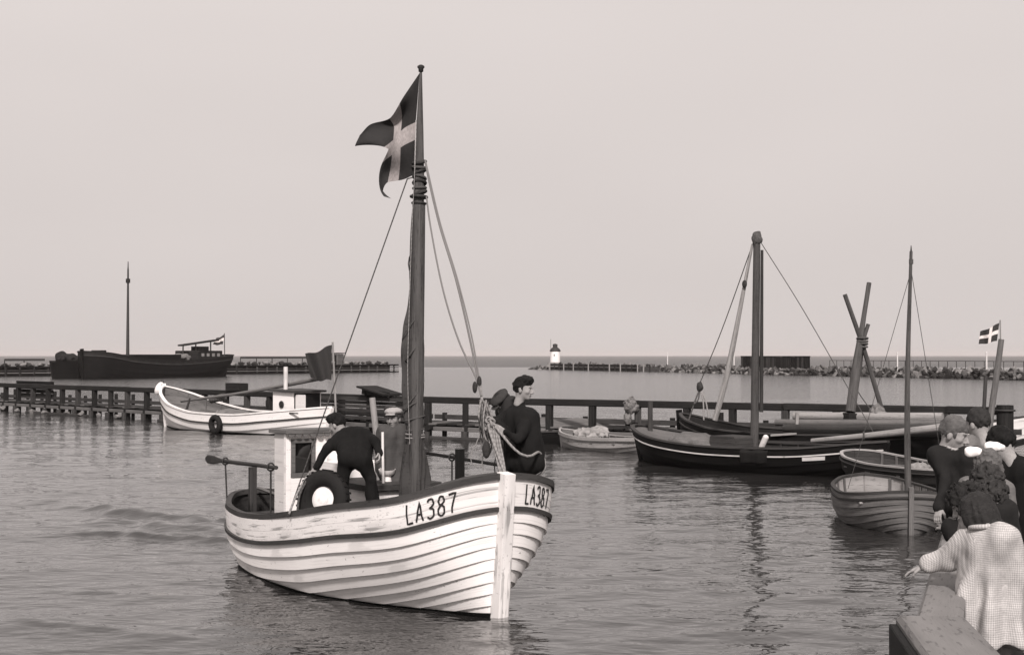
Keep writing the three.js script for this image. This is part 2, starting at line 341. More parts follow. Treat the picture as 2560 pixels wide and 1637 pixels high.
  // stem and stern posts
  const post = (s, name, sgn, w, dpt, up) => {
    const pts = [], nr = []; for (let j = 0; j <= 10; j++) { const g = lerp(0.12, 1, j / 10); const p = P(s, g, 1); p.z = 0; p.x += sgn * dpt * 0.25; pts.push(p); nr.push(V(sgn, 0, 0)); }
    const l = pts[10].clone(); l.y += up; l.x += sgn * up * 0.12; pts.push(l); nr.push(V(sgn, 0, 0));
    return mesh(name, sweep(pts, nr, w, dpt), (sgn > 0 && o.matStern) || o.matStem || o.matStrake, G);
  };
  if (o.stemW) post(0, 'stem_post', -1, o.stemW, o.stemD || 0.14, o.stemUp || 0.05);
  if (o.sternW) post(o.L, 'stern_post', 1, o.sternW, o.stemD || 0.12, o.sternUp || 0.0);
  return { P, N, bandG, st };
}
function placeBoat(name, label, bow, stern, group) { // boat standing with its stem over bow, pointing away from stern
  const a = stern.clone().sub(bow).setY(0), th = Math.atan2(-a.z, a.x);
  return thing(name, label, 'boat', V(bow.x, 0, bow.z), th, group);
}

// ---------------------------------------------------------------- water, the one sheet to the horizon
{
  const axis = (lo, hi, fine0, fine1, d0, g1, r1, g2) => { // even between fine0..fine1, then growing cells
    const a = []; for (let x = fine0; x <= fine1 + 1e-6; x += d0) a.push(x);
    let d = d0, x = a[a.length - 1]; while (x < hi) { d *= x - fine1 < r1 ? g1 : g2; x += d; a.push(x); }
    d = d0; x = a[0]; const b = []; while (x > lo) { d *= fine0 - x < r1 ? g1 : g2; x -= d; b.push(x); }
    return [...b.reverse(), ...a];
  };
  const xs = axis(-2600, 2600, -5.2, 5.2, 0.07, 1.012, 14, 1.12), zs = axis(-5200, 30, -26, -5, 0.07, 1.012, 60, 1.12);
  const W = []; const wd = (l, a, ang, ph) => W.push({ kx: Math.sin(ang) * 2 * Math.PI / l, kz: Math.cos(ang) * 2 * Math.PI / l, l, a, ph });
  for (let i = 0; i < 26; i++) { const l = 0.22 * Math.pow(1.13, i); wd(l, 0.0031 * l * (l > 1.6 ? 1.6 / l : 1) * rr(0.7, 1.3), rr(-0.65, 0.65) + 0.12 + (i % 5 === 0 ? 0.8 : 0), rr(0, 6.28)); }
  const ridges = [[onY(575, 1354, 0), onY(140, 1332, 0), 0.05, 0.17], [onY(575, 1306, 0), onY(60, 1254, 0), 0.04, 0.24], [onY(575, 1326, 0), onY(170, 1300, 0), 0.03, 0.3], [onY(480, 1590, 0), onY(0, 1545, 0), 0.012, 0.12], [onY(300, 1478, 0), onY(90, 1470, 0), 0.012, 0.1]];
  const seg = (x, z, a, b) => { const dx = b.x - a.x, dz = b.z - a.z, l2 = dx * dx + dz * dz, t = ((x - a.x) * dx + (z - a.z) * dz) / l2, c = clamp(t, 0, 1); return [t, Math.hypot(x - a.x - dx * c, z - a.z - dz * c) * Math.sign((x - a.x) * dz - (z - a.z) * dx)]; };
  const hgt = (x, z, cell) => {
    let y = 0; const patch = 0.55 + 0.9 * noise3(x * 0.35, 3.1, z * 0.22);
    for (const w of W) { if (w.l < cell * 3.2) continue; y += w.a * Math.sin(w.kx * x + w.kz * z + w.ph + 1.6 * noise3(x * 0.5, w.l, z * 0.5)) * (w.l < 1 ? patch : 1); }
    if (cell < 0.2) { // wash trailing from the boat's quarter
      for (const [A, B, h, w] of ridges) { const [t, d] = seg(x, z, A, B); if (t < -0.05 || t > 1.25 || Math.abs(d) > 1.6) continue; const e = sstep(-0.04, 0.03, t) * (1 - sstep(0.65, 1.2, t)), q = (d + 0.45 * (noise3(x * 1.3, 7, z * 1.3) - 0.5)) / w; y += e * 1.9 * (h * Math.exp(-q * q) * (0.35 + 1.3 * noise3(x * 2.1, 3, z * 2.1)) + 0.5 * h * Math.exp(-d * d / 0.6) * (noise3(x * 4, 2, z * 5) - 0.5)); }
    }
    return y;
  };
  const nx = xs.length, nz = zs.length, p = new Float32Array(nx * nz * 3), uv = new Float32Array(nx * nz * 2), ix = [];
  const dx = xs.map((x, i) => Math.abs((xs[i + 1] ?? x) - x) || 99), dz = zs.map((z, i) => Math.abs((zs[i + 1] ?? z) - z) || 99);
  for (let j = 0; j < nz; j++) for (let i = 0; i < nx; i++) {
    const k = j * nx + i, c = Math.max(dx[i], dz[j]);
    p[k * 3] = xs[i]; p[k * 3 + 1] = c > 2 ? 0 : hgt(xs[i], zs[j], c); p[k * 3 + 2] = zs[j];
    uv[k * 2] = xs[i] / 9; uv[k * 2 + 1] = zs[j] / 9;
  }
  for (let j = 0; j < nz - 1; j++) for (let i = 0; i < nx - 1; i++) { const k = j * nx + i; ix.push(k, k + nx, k + nx + 1, k, k + nx + 1, k + 1); }
  const g = new THREE.BufferGeometry(); g.setAttribute('position', new THREE.BufferAttribute(p, 3)); g.setAttribute('uv', new THREE.BufferAttribute(uv, 2)); g.setIndex(ix); g.computeVertexNormals();
  const ripple = tex(1024, (x, y) => { // small wind ripples, crests lying across the wind
    const wx = x + 0.012 * (pnoise(x * 9, y * 9, 9, 9) - 0.5), wy = y + 0.02 * (pnoise(x * 7 + 3, y * 7, 7, 7) - 0.5);
    return 0.45 * fbm(wx * 20, wy * 44, 20, 44, 4) + 0.35 * fbm(wx * 44, wy * 90, 44, 90, 3) + 0.2 * fbm(wx * 6, wy * 14, 6, 14, 3);
  }, false);
  const SEA = -300, near = [], farI = [], midI = [];
  const jettyZ = x => x < -2.9 ? -47.5 + (x + 2.9) * 1.048 : -47.5 + (x + 2.9) * 0.586;
  for (let t = 0; t < ix.length; t += 3) { const z = Math.max(p[ix[t] * 3 + 2], p[ix[t + 1] * 3 + 2], p[ix[t + 2] * 3 + 2]); const xm = p[ix[t] * 3]; (z <= SEA ? farI : z < jettyZ(xm) - 0.9 ? midI : near).push(ix[t], ix[t + 1], ix[t + 2]); }
  g.setIndex(near); const g2 = g.clone(); g2.setIndex(farI); const g3 = g.clone(); g3.setIndex(midI);
  const water = new THREE.MeshPhysicalMaterial({ roughness: 0.04, ior: 1.62, bumpMap: ripple, bumpScale: 0.032 });
  water.color.setRGB(0.022, 0.021, 0.0205);
  struct('water', g, water);
  const sea = water.clone(); sea.roughness = 0.3; sea.bumpScale = 0.22; sea.ior = 1.33; struct('open_sea', g2, sea);
  const outer = water.clone(); outer.roughness = 0.12; outer.bumpScale = 0.11; outer.ior = 1.4; struct('outer_harbour_water', g3, outer);
  console.log('water', nx, nz, nx * nz * 2);
}

// ---------------------------------------------------------------- mole of timber across the harbour (middle distance)
function pathAt(poly) { const L = [0]; for (let i = 1; i < poly.length; i++) L.push(L[i - 1] + poly[i].distanceTo(poly[i - 1])); return { len: L[L.length - 1], at(t) { let i = 0; while (i < poly.length - 2 && L[i + 1] < t) i++; const f = (t - L[i]) / (L[i + 1] - L[i]); const d = poly[i + 1].clone().sub(poly[i]).normalize(); return { p: poly[i].clone().lerp(poly[i + 1], f), d, n: V(-d.z, 0, d.x) }; } }; }
{
  const line = pathAt([V(-36, 0, -82.2), V(-2.9, 0, -47.5), V(13.3, 0, -38.0)]);
  const G = thing('timber_jetty', 'long dark timber jetty with top rail on posts crossing the harbour behind the boats', 'jetty', line.at(0).p);
  const o = line.at(0).p, rel = (t, off, y) => { const q = line.at(t); return q.p.addScaledVector(q.n, off).setY(y).sub(V(o.x, 0, o.z)); };
  // n points away from the camera (+) ; front row at 0, back row at 1.7
  const step = 1.55, N = Math.floor(line.len / step), sgn = line.at(1).n.z < 0 ? 1 : -1;
  for (let i = 0; i <= N; i++) {
    const t = i * step + rr(-0.08, 0.08), a = 0.04 * (rnd() - 0.5);
    mesh('post', beam(rel(t, 0, -0.9), rel(t + a, 0, 1.16), 0.21, 0.2), [M.darkwood, M.midwood][i % 3 === 0 ? 1 : 0], G);
    mesh('back_post', spar([rel(t + 0.4, sgn * 1.7, -0.9), rel(t + 0.4 + a, sgn * 1.7, rr(0.75, 1.0))], 0.085, 8), M.darkwood, G);
    mesh('pile', spar([rel(t + 0.1, -sgn * 0.22, -1), rel(t + 0.1 + a, -sgn * 0.22, rr(0.22, 0.3))], 0.11, 9, 0, 0.2), M.midwood, G);
    mesh('cross_beam', beam(rel(t + 0.16, -sgn * 0.25, 0.36), rel(t + 0.16, sgn * 1.85, 0.36), 0.12, 0.16), M.darkwood, G);
    if (i < N) {
      if (i % 3 === 0) { const e = Math.min(line.len, t + step * 3 - 0.02); mesh('top_rail', beam(rel(t, 0, 1.26), rel(e, 0, 1.26 + rr(-0.012, 0.012)), 0.24, 0.21), M.darkwood, G); }
      if (i % 2 === 0) {
        const e = Math.min(line.len, t + step * 2 - 0.02);
        mesh('stringer', beam(rel(t, -sgn * 0.16, 0.32), rel(e, -sgn * 0.16, 0.32), 0.1, 0.14), M.wood, G);
        mesh('stringer', beam(rel(t, sgn * 1.62, 0.62), rel(e, sgn * 1.62, 0.62), 0.08, 0.16), M.midwood, G);
        if (hash2(i, 5) > 0.4) mesh('stringer', beam(rel(t, -sgn * 0.3, 0.03), rel(e, -sgn * 0.3, 0.02), 0.16, 0.1), M.midwood, G);
      }
      for (let k = 0; k < 4; k++) mesh('deck_plank', beam(rel(t + k * step / 4 + 0.2, -sgn * 0.1, 0.47), rel(t + k * step / 4 + 0.2, sgn * 1.6, 0.47 + rr(-0.012, 0.012)), 0.34, 0.05), [M.midwood, M.wood, M.darkwood][Math.floor(rnd() * 3)], G);
    }
  }
  // boarded stretch with a sloping lid, and low boarding far left
  const boards = (t0, t1, y0, y1, off, n, m) => { for (let k = 0; k < n; k++) { const y = lerp(y0, y1, (k + 0.5) / n); mesh('board', beam(rel(t0 + rr(-0.1, 0.1), off, y), rel(t1 + rr(-0.1, 0.1), off, y + rr(-0.01, 0.01)), (y1 - y0) / n - 0.018, 0.035, V(0, 0, 1)), m[k % m.length], G); } };
  const tOf = (u) => { let best = 0, bd = 1e9; for (let t = 0; t < line.len; t += 0.1) { const p = line.at(t).p, uu = 1280 + p.x / -p.z * FPX; if (Math.abs(uu - u) < bd) { bd = Math.abs(uu - u); best = t; } } return best; };
  boards(tOf(780), tOf(1018), 0.5, 1.3, -sgn * 0.16, 6, [M.midwood, M.darkwood, M.midwood]);
  const l0 = tOf(922), l1 = tOf(990); mesh('sloping_lid', [beam(rel(l0, 0.1, 1.66), rel(l1, 0.1, 1.40), 0.9, 0.06), beam(rel(l0, 0.1, 1.3), rel(l0, 0.1, 1.64), 0.7, 0.06), beam(rel(l0 + 0.02, -sgn * 0.3, 1.5), rel(l1, -sgn * 0.3, 1.40), 0.2, 0.05, V(0, 0, 1))], M.darkwood, G);
  boards(tOf(30), tOf(122), 0.72, 1.5, sgn * 0.2, 4, [M.darkwood, M.tar]);
  mesh('rail_block', box(-0.5, 0, -0.2, 0.5, 0.3, 0.2).applyMatrix4(new THREE.Matrix4().makeRotationY(-0.8).setPosition(rel(tOf(592), 0, 1.36))), M.darkwood, G);
  // end post at the right with an iron band
  const e = line.len; mesh('end_bollard', spar([rel(e - 0.1, -sgn * 0.1, -0.9), rel(e - 0.1, -sgn * 0.1, 1.42)], 0.22, 14, 6, 0.08), M.darkwood, G);
  mesh('iron_band', new THREE.TorusGeometry(0.25, 0.03, 6, 20).rotateX(Math.PI / 2).translate(...rel(e - 0.1, -sgn * 0.1, 1.28).toArray()), M.iron, G);
  // pale stones washed up against the piles
  for (let i = 0; i < 16; i++) { const t = 2 + i * 1.7 + rr(-0.4, 0.4); mesh('pile_stone', stone(rr(0.13, 0.2), i).translate(...rel(t, -sgn * 0.33, rr(0.06, 0.14)).toArray()), M.rock2, G); }
  // net bundle hung over the rail
  const nb = rel(tOf(1583), -sgn * 0.12, 0).add(V(o.x, 0, o.z));
  const f = (x, y, z) => { const n = noise3(x * 9, y * 9, z * 9) * 0.10 + noise3(x * 22, y * 22, z * 22) * 0.12; const a = Math.hypot(x / 1.0, (y - 0.0) / 1.25, z) - 0.30, b = Math.hypot(x + 0.1, (y + 0.38) / 1.3, z - 0.05) - 0.22; return Math.min(a, b) + n - 0.02; };
  tag(mesh('net_bundle', surfNet(f, V(-0.5, -0.85, -0.45), V(0.5, 0.5, 0.45), 0.035), M.net), 'mottled bundle of fishing net slung over the jetty rail', 'net').position.set(nb.x, 1.2, nb.z + 0.12);
}
function stone(r, k, flat = 0.75) { // rough boulder from hull of scattered points
  const pts = []; for (let i = 0; i < 15; i++) { const a = hash2(i, k * 3 + 1) * 6.283, h = hash2(i, k * 3 + 2) * 2 - 1, q = Math.sqrt(1 - h * h), s = r * (0.8 + 0.4 * hash2(i, k * 3 + 3)); pts.push(V(Math.cos(a) * q * s * 1.15, h * s * flat, Math.sin(a) * q * s)); }
  const g = new ConvexGeometry(pts), p = g.attributes.position, uv = new Float32Array(p.count * 2); for (let i = 0; i < p.count; i++) { uv[i * 2] = p.getX(i) * 0.5 + p.getZ(i) * 0.3 + k; uv[i * 2 + 1] = p.getY(i) * 0.5 + p.getZ(i) * 0.4; }
  g.setAttribute('uv', new THREE.BufferAttribute(uv, 2)); return g;
}
// ---------------------------------------------------------------- outer breakwater to the right with the harbour light
{
  const line = pathAt([V(3.6, 0, -279), V(8.35, 0, -274), V(25.1, 0, -234.6), V(62, 0, -147), V(80, 0, -110)]), o = line.at(0).p.clone();
  const G = thing('stone_breakwater', 'long rubble stone breakwater running across the right horizon', 'breakwater', V(o.x, 0, o.z));
  const rel = (t, off, y) => { const q = line.at(t); return q.p.addScaledVector(q.n, off).setY(y).sub(o); };
  const len = line.len, vary = [M.rock, M.rock2, M.rock3, M.rock];
  const sg = line.at(30).n.z < 0 ? 1 : -1, tim0 = 7.5, tim1 = 49;
  mesh('core', gridGeo(80, 4, (a, b) => rel(a * len, sg * lerp(-1.2, 2.6, b), [-0.4, 0.45, 0.8, 0.8, -0.4][Math.round(b * 4)] * (a < 0.02 ? 0.5 : 1))), M.rock3, G);
  const shapes = []; for (let i = 0; i < 10; i++) shapes.push(stone(1, 100 + i));
  const far = []; let big = 0;
  for (let t = len - 4; t > 0.5; t -= t > 60 ? 0.5 : 0.85) for (let row = 0; row < 3; row++) {
    const inTim = t > tim0 && t < tim1; if (inTim && row < 2) continue;
    const s = rr(0.24, 0.55) * (t < tim0 ? 0.75 : 1), p = rel(t + rr(-0.3, 0.3), sg * (-1.5 + row * 1.0 + rr(-0.3, 0.3)), [0.12, 0.62, 0.95][row] * (t < tim0 ? 0.55 : 1) + rr(-0.15, 0.15));
    const m = new THREE.Matrix4().compose(p, new THREE.Quaternion().setFromEuler(new THREE.Euler(rr(0, 6), rr(0, 6), rr(0, 6))), V(s, s * 0.8, s)), k = Math.floor(rnd() * 10);
    const mt = vary[Math.floor(rnd() * (row === 0 ? 3.0 : 4))], inView = p.x + o.x < 60;
    if (big < 290 && inView && t > 75) { const b = mesh('boulder', shapes[k], row === 0 && rnd() < 0.6 ? M.rock3 : mt, G); b.applyMatrix4(m); big++; }
    else far.push([mt, shapes[k].clone().applyMatrix4(m)]);
  }
  for (const m of [M.rock, M.rock2, M.rock3]) { const l = far.filter(f => f[0] === m).map(f => f[1]); if (l.length) { const r = mesh('rubble', l, m, G); r.userData.kind = 'stuff'; } }
  // timber wharf in front of the light
  for (let t = tim0; t < tim1; t += 2.1) mesh('wharf_post', beam(rel(t, -sg * 1.45, -0.6), rel(t, -sg * 1.45, 1.15 + rr(0, 0.12)), 0.22, 0.22), hash2(Math.round(t * 10), 3) > 0.45 ? M.palewood : M.darkwood, G);
  for (let t = tim0; t < tim1 - 6; t += 6) { mesh('wharf_plank', beam(rel(t, -sg * 1.32, 0.28), rel(t + 5.95, -sg * 1.32, 0.28), 0.08, 0.5), M.tar, G); mesh('wharf_plank', beam(rel(t, -sg * 1.32, 0.62), rel(t + 5.95, -sg * 1.32, 0.62), 0.1, 0.12), M.wood, G); mesh('wharf_plank', beam(rel(t, -sg * 1.32, 0.93), rel(t + 5.95, -sg * 1.32, 0.93), 0.1, 0.4), M.tar, G); }
  // pale thin marker posts and a wire fence along the crest
  const tOf = u => { let best = 0, bd = 1e9; for (let t = 0; t < len; t += 0.2) { const p = line.at(t).p, uu = 1280 + p.x / -p.z * FPX; if (Math.abs(uu - u) < bd) { bd = Math.abs(uu - u); best = t; } } return best; };
  for (const u of [1664, 1830, 2239, 2462]) { const q = line.at(tOf(u)); const b = thing('marker_post', 'thin pale post rising from the stone breakwater, ' + ({ 1664: 'where the timber wharf ends', 1830: 'left of the dark board fence', 2239: 'left of the bare mast', 2462: 'below the small flag' })[u], 'post', q.p.clone().addScaledVector(q.n, sg * 0.4).setY(0.8)); mesh('shaft', spar([V(0, -0.2, 0), V(0, 2.2, 0)], 0.09, 8), M.offwhite, b); mesh('cap', new THREE.SphereGeometry(0.11, 8, 6).translate(0, 2.22, 0), M.offwhite, b); }
  const f0 = tOf(1853), f1 = tOf(2027), fp = line.at(f0).p.clone().setY(0.9), F = thing('board_fence', 'dark fence of upright boards on top of the breakwater', 'fence', fp);
  const n = 34; for (let i = 0; i < n; i++) { const a = line.at(lerp(f0, f1, i / n)), b = line.at(lerp(f0, f1, (i + 0.9) / n)); const h = 1.62 + 0.06 * rnd(); const p = a.p.clone().lerp(b.p, 0.5).sub(fp); p.y = 0; const w = a.p.distanceTo(b.p); mesh('board', beam(V(p.x, -0.2, p.z), V(p.x, h, p.z), w, 0.06, a.n), [M.tar, M.darkwood, M.tar, M.midwood][Math.floor(rnd() * 4)], F); }
  mesh('capping', beam(line.at(f0).p.clone().setY(0.9 + 1.7).sub(fp), line.at(f1).p.clone().setY(0.9 + 1.7).sub(fp), 0.16, 0.1), M.tar, F);
  const r0 = tOf(2058), r1 = tOf(2640), rp = line.at(r0).p.clone().setY(0.9), R = thing('wire_fence', 'thin post and wire railing along the breakwater crest at the far right', 'fence', rp);
  const rail = []; for (let t = r0; t <= r1; t += 1.6) { const q = line.at(t).p.clone().addScaledVector(line.at(t).n, sg * 1.1); mesh('fence_post', beam(q.clone().setY(-0.2).sub(V(rp.x, 0, rp.z)), q.clone().setY(1.1).sub(V(rp.x, 0, rp.z)), 0.07, 0.07), M.midwood, R); rail.push(q.clone().setY(1.15).sub(V(rp.x, 0, rp.z))); }
  mesh('top_wire', spar([rail[0], rail[Math.floor(rail.length / 2)], rail[rail.length - 1]], 0.035, 5), M.darkwood, R);
  // harbour light
  const lp = onY(1388, 906, 1.3); lp.set(108 / FPX * 275, 0, -275);
  const H = thing('harbour_light', 'small white round harbour light with dark gallery and lantern on the breakwater head', 'lighthouse', lp.setY(0.55));
  mesh('plinth', new THREE.CylinderGeometry(1.3, 1.9, 0.95, 12).translate(0, 0.4, 0), M.concrete, H);
  mesh('tower', new THREE.LatheGeometry([[0.98, 0.87], [0.97, 1.2], [0.93, 2.8], [0.93, 2.95]].map(p => new THREE.Vector2(...p)), 24), M.white, H);
  mesh('gallery', new THREE.LatheGeometry([[0.9, 2.9], [1.05, 3.0], [1.08, 3.12], [0.8, 3.5], [0.55, 3.7]].map(p => new THREE.Vector2(...p)), 20), M.iron, H);
  mesh('lantern', new THREE.LatheGeometry([[0.46, 3.68], [0.46, 4.15], [0.5, 4.18], [0.48, 4.3], [0.2, 4.42], [0.001, 4.45]].map(p => new THREE.Vector2(...p)), 12), M.iron, H);
  mesh('slit_window', box(-0.28, 2.0, 0.90, -0.12, 2.4, 0.96), M.glass, H);
  mesh('light_staff', spar([V(-0.85, 3.05, 0.2), V(-0.85, 5.3, 0.2)], 0.045, 6), M.iron, H);
}
// ---------------------------------------------------------------- far pier to the left
{
  const line = pathAt([V(-96, 0, -176), V(-66, 0, -185), V(-40.7, 0, -207), V(-18.6, 0, -233)]), o = line.at(0).p.clone(), len = line.len;
  const G = thing('far_pier', 'distant timber and stone pier behind the moored cargo ship', 'pier', V(o.x, 0, o.z));
  const sg = line.at(30).n.z < 0 ? 1 : -1, rel = (t, off, y) => { const q = line.at(t); return q.p.addScaledVector(q.n, off).setY(y).sub(o); };
  for (let t = 1; t < len; t += 1.9) { mesh('pier_post', beam(rel(t, 0, -0.5), rel(t, 0, 1.25), 0.24, 0.24), hash2(Math.round(t), 9) > 0.6 ? M.wood : M.darkwood, G); }
  for (let t = 0; t < len - 1; t += 7.6) { const e = Math.min(len, t + 7.55); for (const [y, h, m, of] of [[1.18, 0.22, M.tar, -0.15], [0.42, 0.16, M.wood, -0.15], [0.08, 0.22, M.tar, -0.2], [0.75, 0.12, M.midwood, -0.15]]) mesh('waler', beam(rel(t, sg * of, y), rel(e, sg * of, y), 0.16, h), m, G); mesh('deck_slab', beam(rel(t, sg * 1.6, 1.2), rel(e, sg * 1.6, 1.2), 3.0, 0.16), M.darkwood, G); mesh('back_wall', beam(rel(t, sg * 1.9, 0.3), rel(e, sg * 1.9, 0.3), 0.2, 1.7), M.tar, G); }
  const l1 = [], l2 = []; for (let t = 1; t < len - 1.5; t += 0.75) { const s = rr(0.3, 0.6), p = rel(t, sg * rr(0.6, 2.0), 1.5); (rnd() < 0.55 ? l1 : l2).push(stone(s, Math.round(t * 7), 0.7).translate(p.x, p.y, p.z)); }
  mesh('rubble', l1, M.rock2, G).userData.kind = 'stuff'; mesh('rubble', l2, M.rock3, G).userData.kind = 'stuff';
  const tOf = u => { let best = 0, bd = 1e9; for (let t = 0; t < len; t += 0.2) { const p = line.at(t).p, uu = 1280 + p.x / -p.z * FPX; if (Math.abs(uu - u) < bd) { bd = Math.abs(uu - u); best = t; } } return best; };
  for (const [ua, ub, y] of [[10, 118, 2.15], [610, 838, 2.4]]) { const a = tOf(ua), b = tOf(ub); mesh('handrail', beam(rel(a, sg * 0.9, y), rel(b, sg * 0.9, y), 0.14, 0.3), M.midwood, G); for (let t = a; t <= b; t += 3) mesh('handrail_post', beam(rel(t, sg * 0.9, 1.2), rel(t, sg * 0.9, y), 0.12, 0.12), M.midwood, G); }
  const hp = line.at(tOf(853)).p.clone().addScaledVector(line.at(len - 5).n, sg * 1.2).setY(1.28), H = thing('pier_hut', 'small grey hut standing on the distant pier beside the dark flag', 'hut', hp, -0.5);
  mesh('wall', box(-0.95, 0, -0.8, 0.95, 1.7, 0.8, 0.02), M.greyhull, H); mesh('roof', beam(V(-1.1, 1.76, 0), V(1.1, 1.83, 0), 1.9, 0.1), M.tar, H); mesh('door', box(0.1, 0.05, 0.79, 0.7, 1.5, 0.84), M.tar, H);
}

// ---------------------------------------------------------------- people
const skinV = 0.33;
function capsD(x, y, z, p) {
  const ax = x - p.a.x, ay = y - p.a.y, az = z - p.a.z, bx = p.b.x - p.a.x, by = p.b.y - p.a.y, bz = p.b.z - p.a.z;
  const h = clamp((ax * bx + ay * by + az * bz) / Math.max(1e-9, bx * bx + by * by + bz * bz), 0, 1);
  return Math.hypot(ax - bx * h, ay - by * h, az - bz * h) - lerp(p.ra, p.rb, h);
}
const cap = (a, b, ra, rb, c, k = 0.025) => ({ a, b, ra, rb, c, k });
function primField(ps, fold = 0) {
  return (x, y, z) => { let d = 9; for (const p of ps) { const e = capsD(x, y, z, p), k = p.k, h = Math.max(k - Math.abs(d - e), 0) / k; d = Math.min(d, e) - h * h * k * 0.25; } return fold && d < 0.05 ? d + fold * (noise3(x * 11, y * 6, z * 11) - 0.5) + fold * 0.5 * (noise3(x * 25, y * 14, z * 25) - 0.5) : d; };
}
const primColour = ps => (x, y, z) => { let d = 9, c = 0.1; for (const p of ps) { const e = capsD(x, y, z, p); if (e < d) { d = e; c = p.c; } } return c; };
function bounds(ps, pad) { const lo = V(9, 9, 9), hi = V(-9, -9, -9); for (const p of ps) for (const [q, r] of [[p.a, p.ra], [p.b, p.rb]]) { lo.min(q.clone().subScalar(r + pad)); hi.max(q.clone().addScalar(r + pad)); } return [lo, hi]; }
function handPrims(w, dir, pn, s, curl, flip) {
  const f = dir.clone().normalize(), n = pn.clone().addScaledVector(f, -pn.dot(f)).normalize(), sd = f.clone().cross(n).multiplyScalar(flip), L = [], q = (a, b, c) => w.clone().addScaledVector(f, a * s).addScaledVector(sd, b * s).addScaledVector(n, c * s);
  for (const o of [-0.026, -0.009, 0.009, 0.026]) L.push(cap(q(0.005, o * 0.6, 0), q(0.075, o, 0), 0.014 * s, 0.0125 * s, skinV, 0.012));
  [[-0.03, 0.062], [-0.0105, 0.072], [0.0105, 0.078], [0.031, 0.07]].forEach(([o, len], i) => {
    let p = q(0.078, o, 0), a = curl * 0.5; for (let k = 0; k < 3; k++) { const l = len * [0.45, 0.32, 0.23][k], e = p.clone().addScaledVector(f, Math.cos(a) * l * s).addScaledVector(n, Math.sin(a) * l * s); L.push(cap(p, e, 0.0092 * s, 0.008 * s, skinV, 0.004)); p = e; a += curl; }
  });
  const t0 = q(0.02, 0.025, 0.004), t1 = q(0.055, 0.052, 0.016), t2 = q(0.082, 0.052, 0.03 + 0.02 * curl); L.push(cap(t0, t1, 0.013 * s, 0.0105 * s, skinV, 0.01), cap(t1, t2, 0.0105 * s, 0.0088 * s, skinV, 0.005));
  return L;
}
function ell(x, y, z, c, r) { return (Math.hypot((x - c[0]) / r[0], (y - c[1]) / r[1], (z - c[2]) / r[2]) - 1) * Math.min(...r); }
const smin = (a, b, k) => { const h = Math.max(k - Math.abs(a - b), 0) / k; return Math.min(a, b) - h * h * k * 0.25; }, smax = (a, b, k) => -smin(-a, -b, k);
function headGeo(skin) {
  const f = (x, y, z) => {
    const ax = Math.abs(x);
    let d = ell(x, y, z, [0, 0.022, -0.012], [0.077, 0.098, 0.096]);
    d = smin(d, ell(x, y, z, [0, -0.045, 0.022], [0.058, 0.072, 0.066]), 0.03);
    d = smin(d, ell(x, y, z, [0, -0.098, 0.058], [0.024, 0.018, 0.022]), 0.025);        // chin
    d = smin(d, ell(ax, y, z, [0.045, -0.028, 0.055], [0.022, 0.02, 0.02]), 0.02);      // cheeks
    d = smin(d, ell(x, y, z, [0, 0.018, 0.082], [0.045, 0.011, 0.012]), 0.015);         // brow
    d = smax(d, -ell(ax, y, z, [0.031, -0.001, 0.098], [0.017, 0.011, 0.017]), 0.012);  // sockets
    d = smin(d, ell(ax, y, z, [0.031, -0.002, 0.074], [0.013, 0.010, 0.012]), 0.004);   // eyes
    d = smin(d, capsD(x, y, z, { a: V(0, 0.006, 0.088), b: V(0, -0.036, 0.11), ra: 0.0085, rb: 0.0125 }), 0.012);
    d = smin(d, ell(ax, y, z, [0.013, -0.041, 0.093], [0.01, 0.008, 0.01]), 0.008);
    d = smin(d, ell(x, y, z, [0, -0.064, 0.083], [0.024, 0.006, 0.009]), 0.008);        // lips
    d = smin(d, ell(x, y, z, [0, -0.074, 0.081], [0.02, 0.006, 0.009]), 0.006);
    d = smin(d, ell(ax, y, z, [0.081, -0.015, -0.012], [0.011, 0.031, 0.019]), 0.01);   // ears
    return smin(d, capsD(x, y, z, { a: V(0, -0.05, -0.025), b: V(0, -0.17, -0.045), ra: 0.05, rb: 0.054 }), 0.03);
  };
  const col = (x, y, z) => {
    const ax = Math.abs(x);
    if (z > 0.06 && Math.hypot((ax - 0.031) / 0.013, (y + 0.002) / 0.008) < 1) return Math.hypot(ax - 0.031, y + 0.002) < 0.006 ? 0.02 : skin * 1.3;
    if (z > 0.07 && Math.hypot((ax - 0.032) / 0.02, (y - 0.021) / 0.005) < 1) return skin * 0.25;
    if (z > 0.07 && Math.hypot(x / 0.024, (y + 0.069) / 0.011) < 1) return skin * 0.55;
    return skin;
  };
  return surfNet(f, V(-0.11, -0.20, -0.13), V(0.11, 0.14, 0.14), 0.0062, col);
}
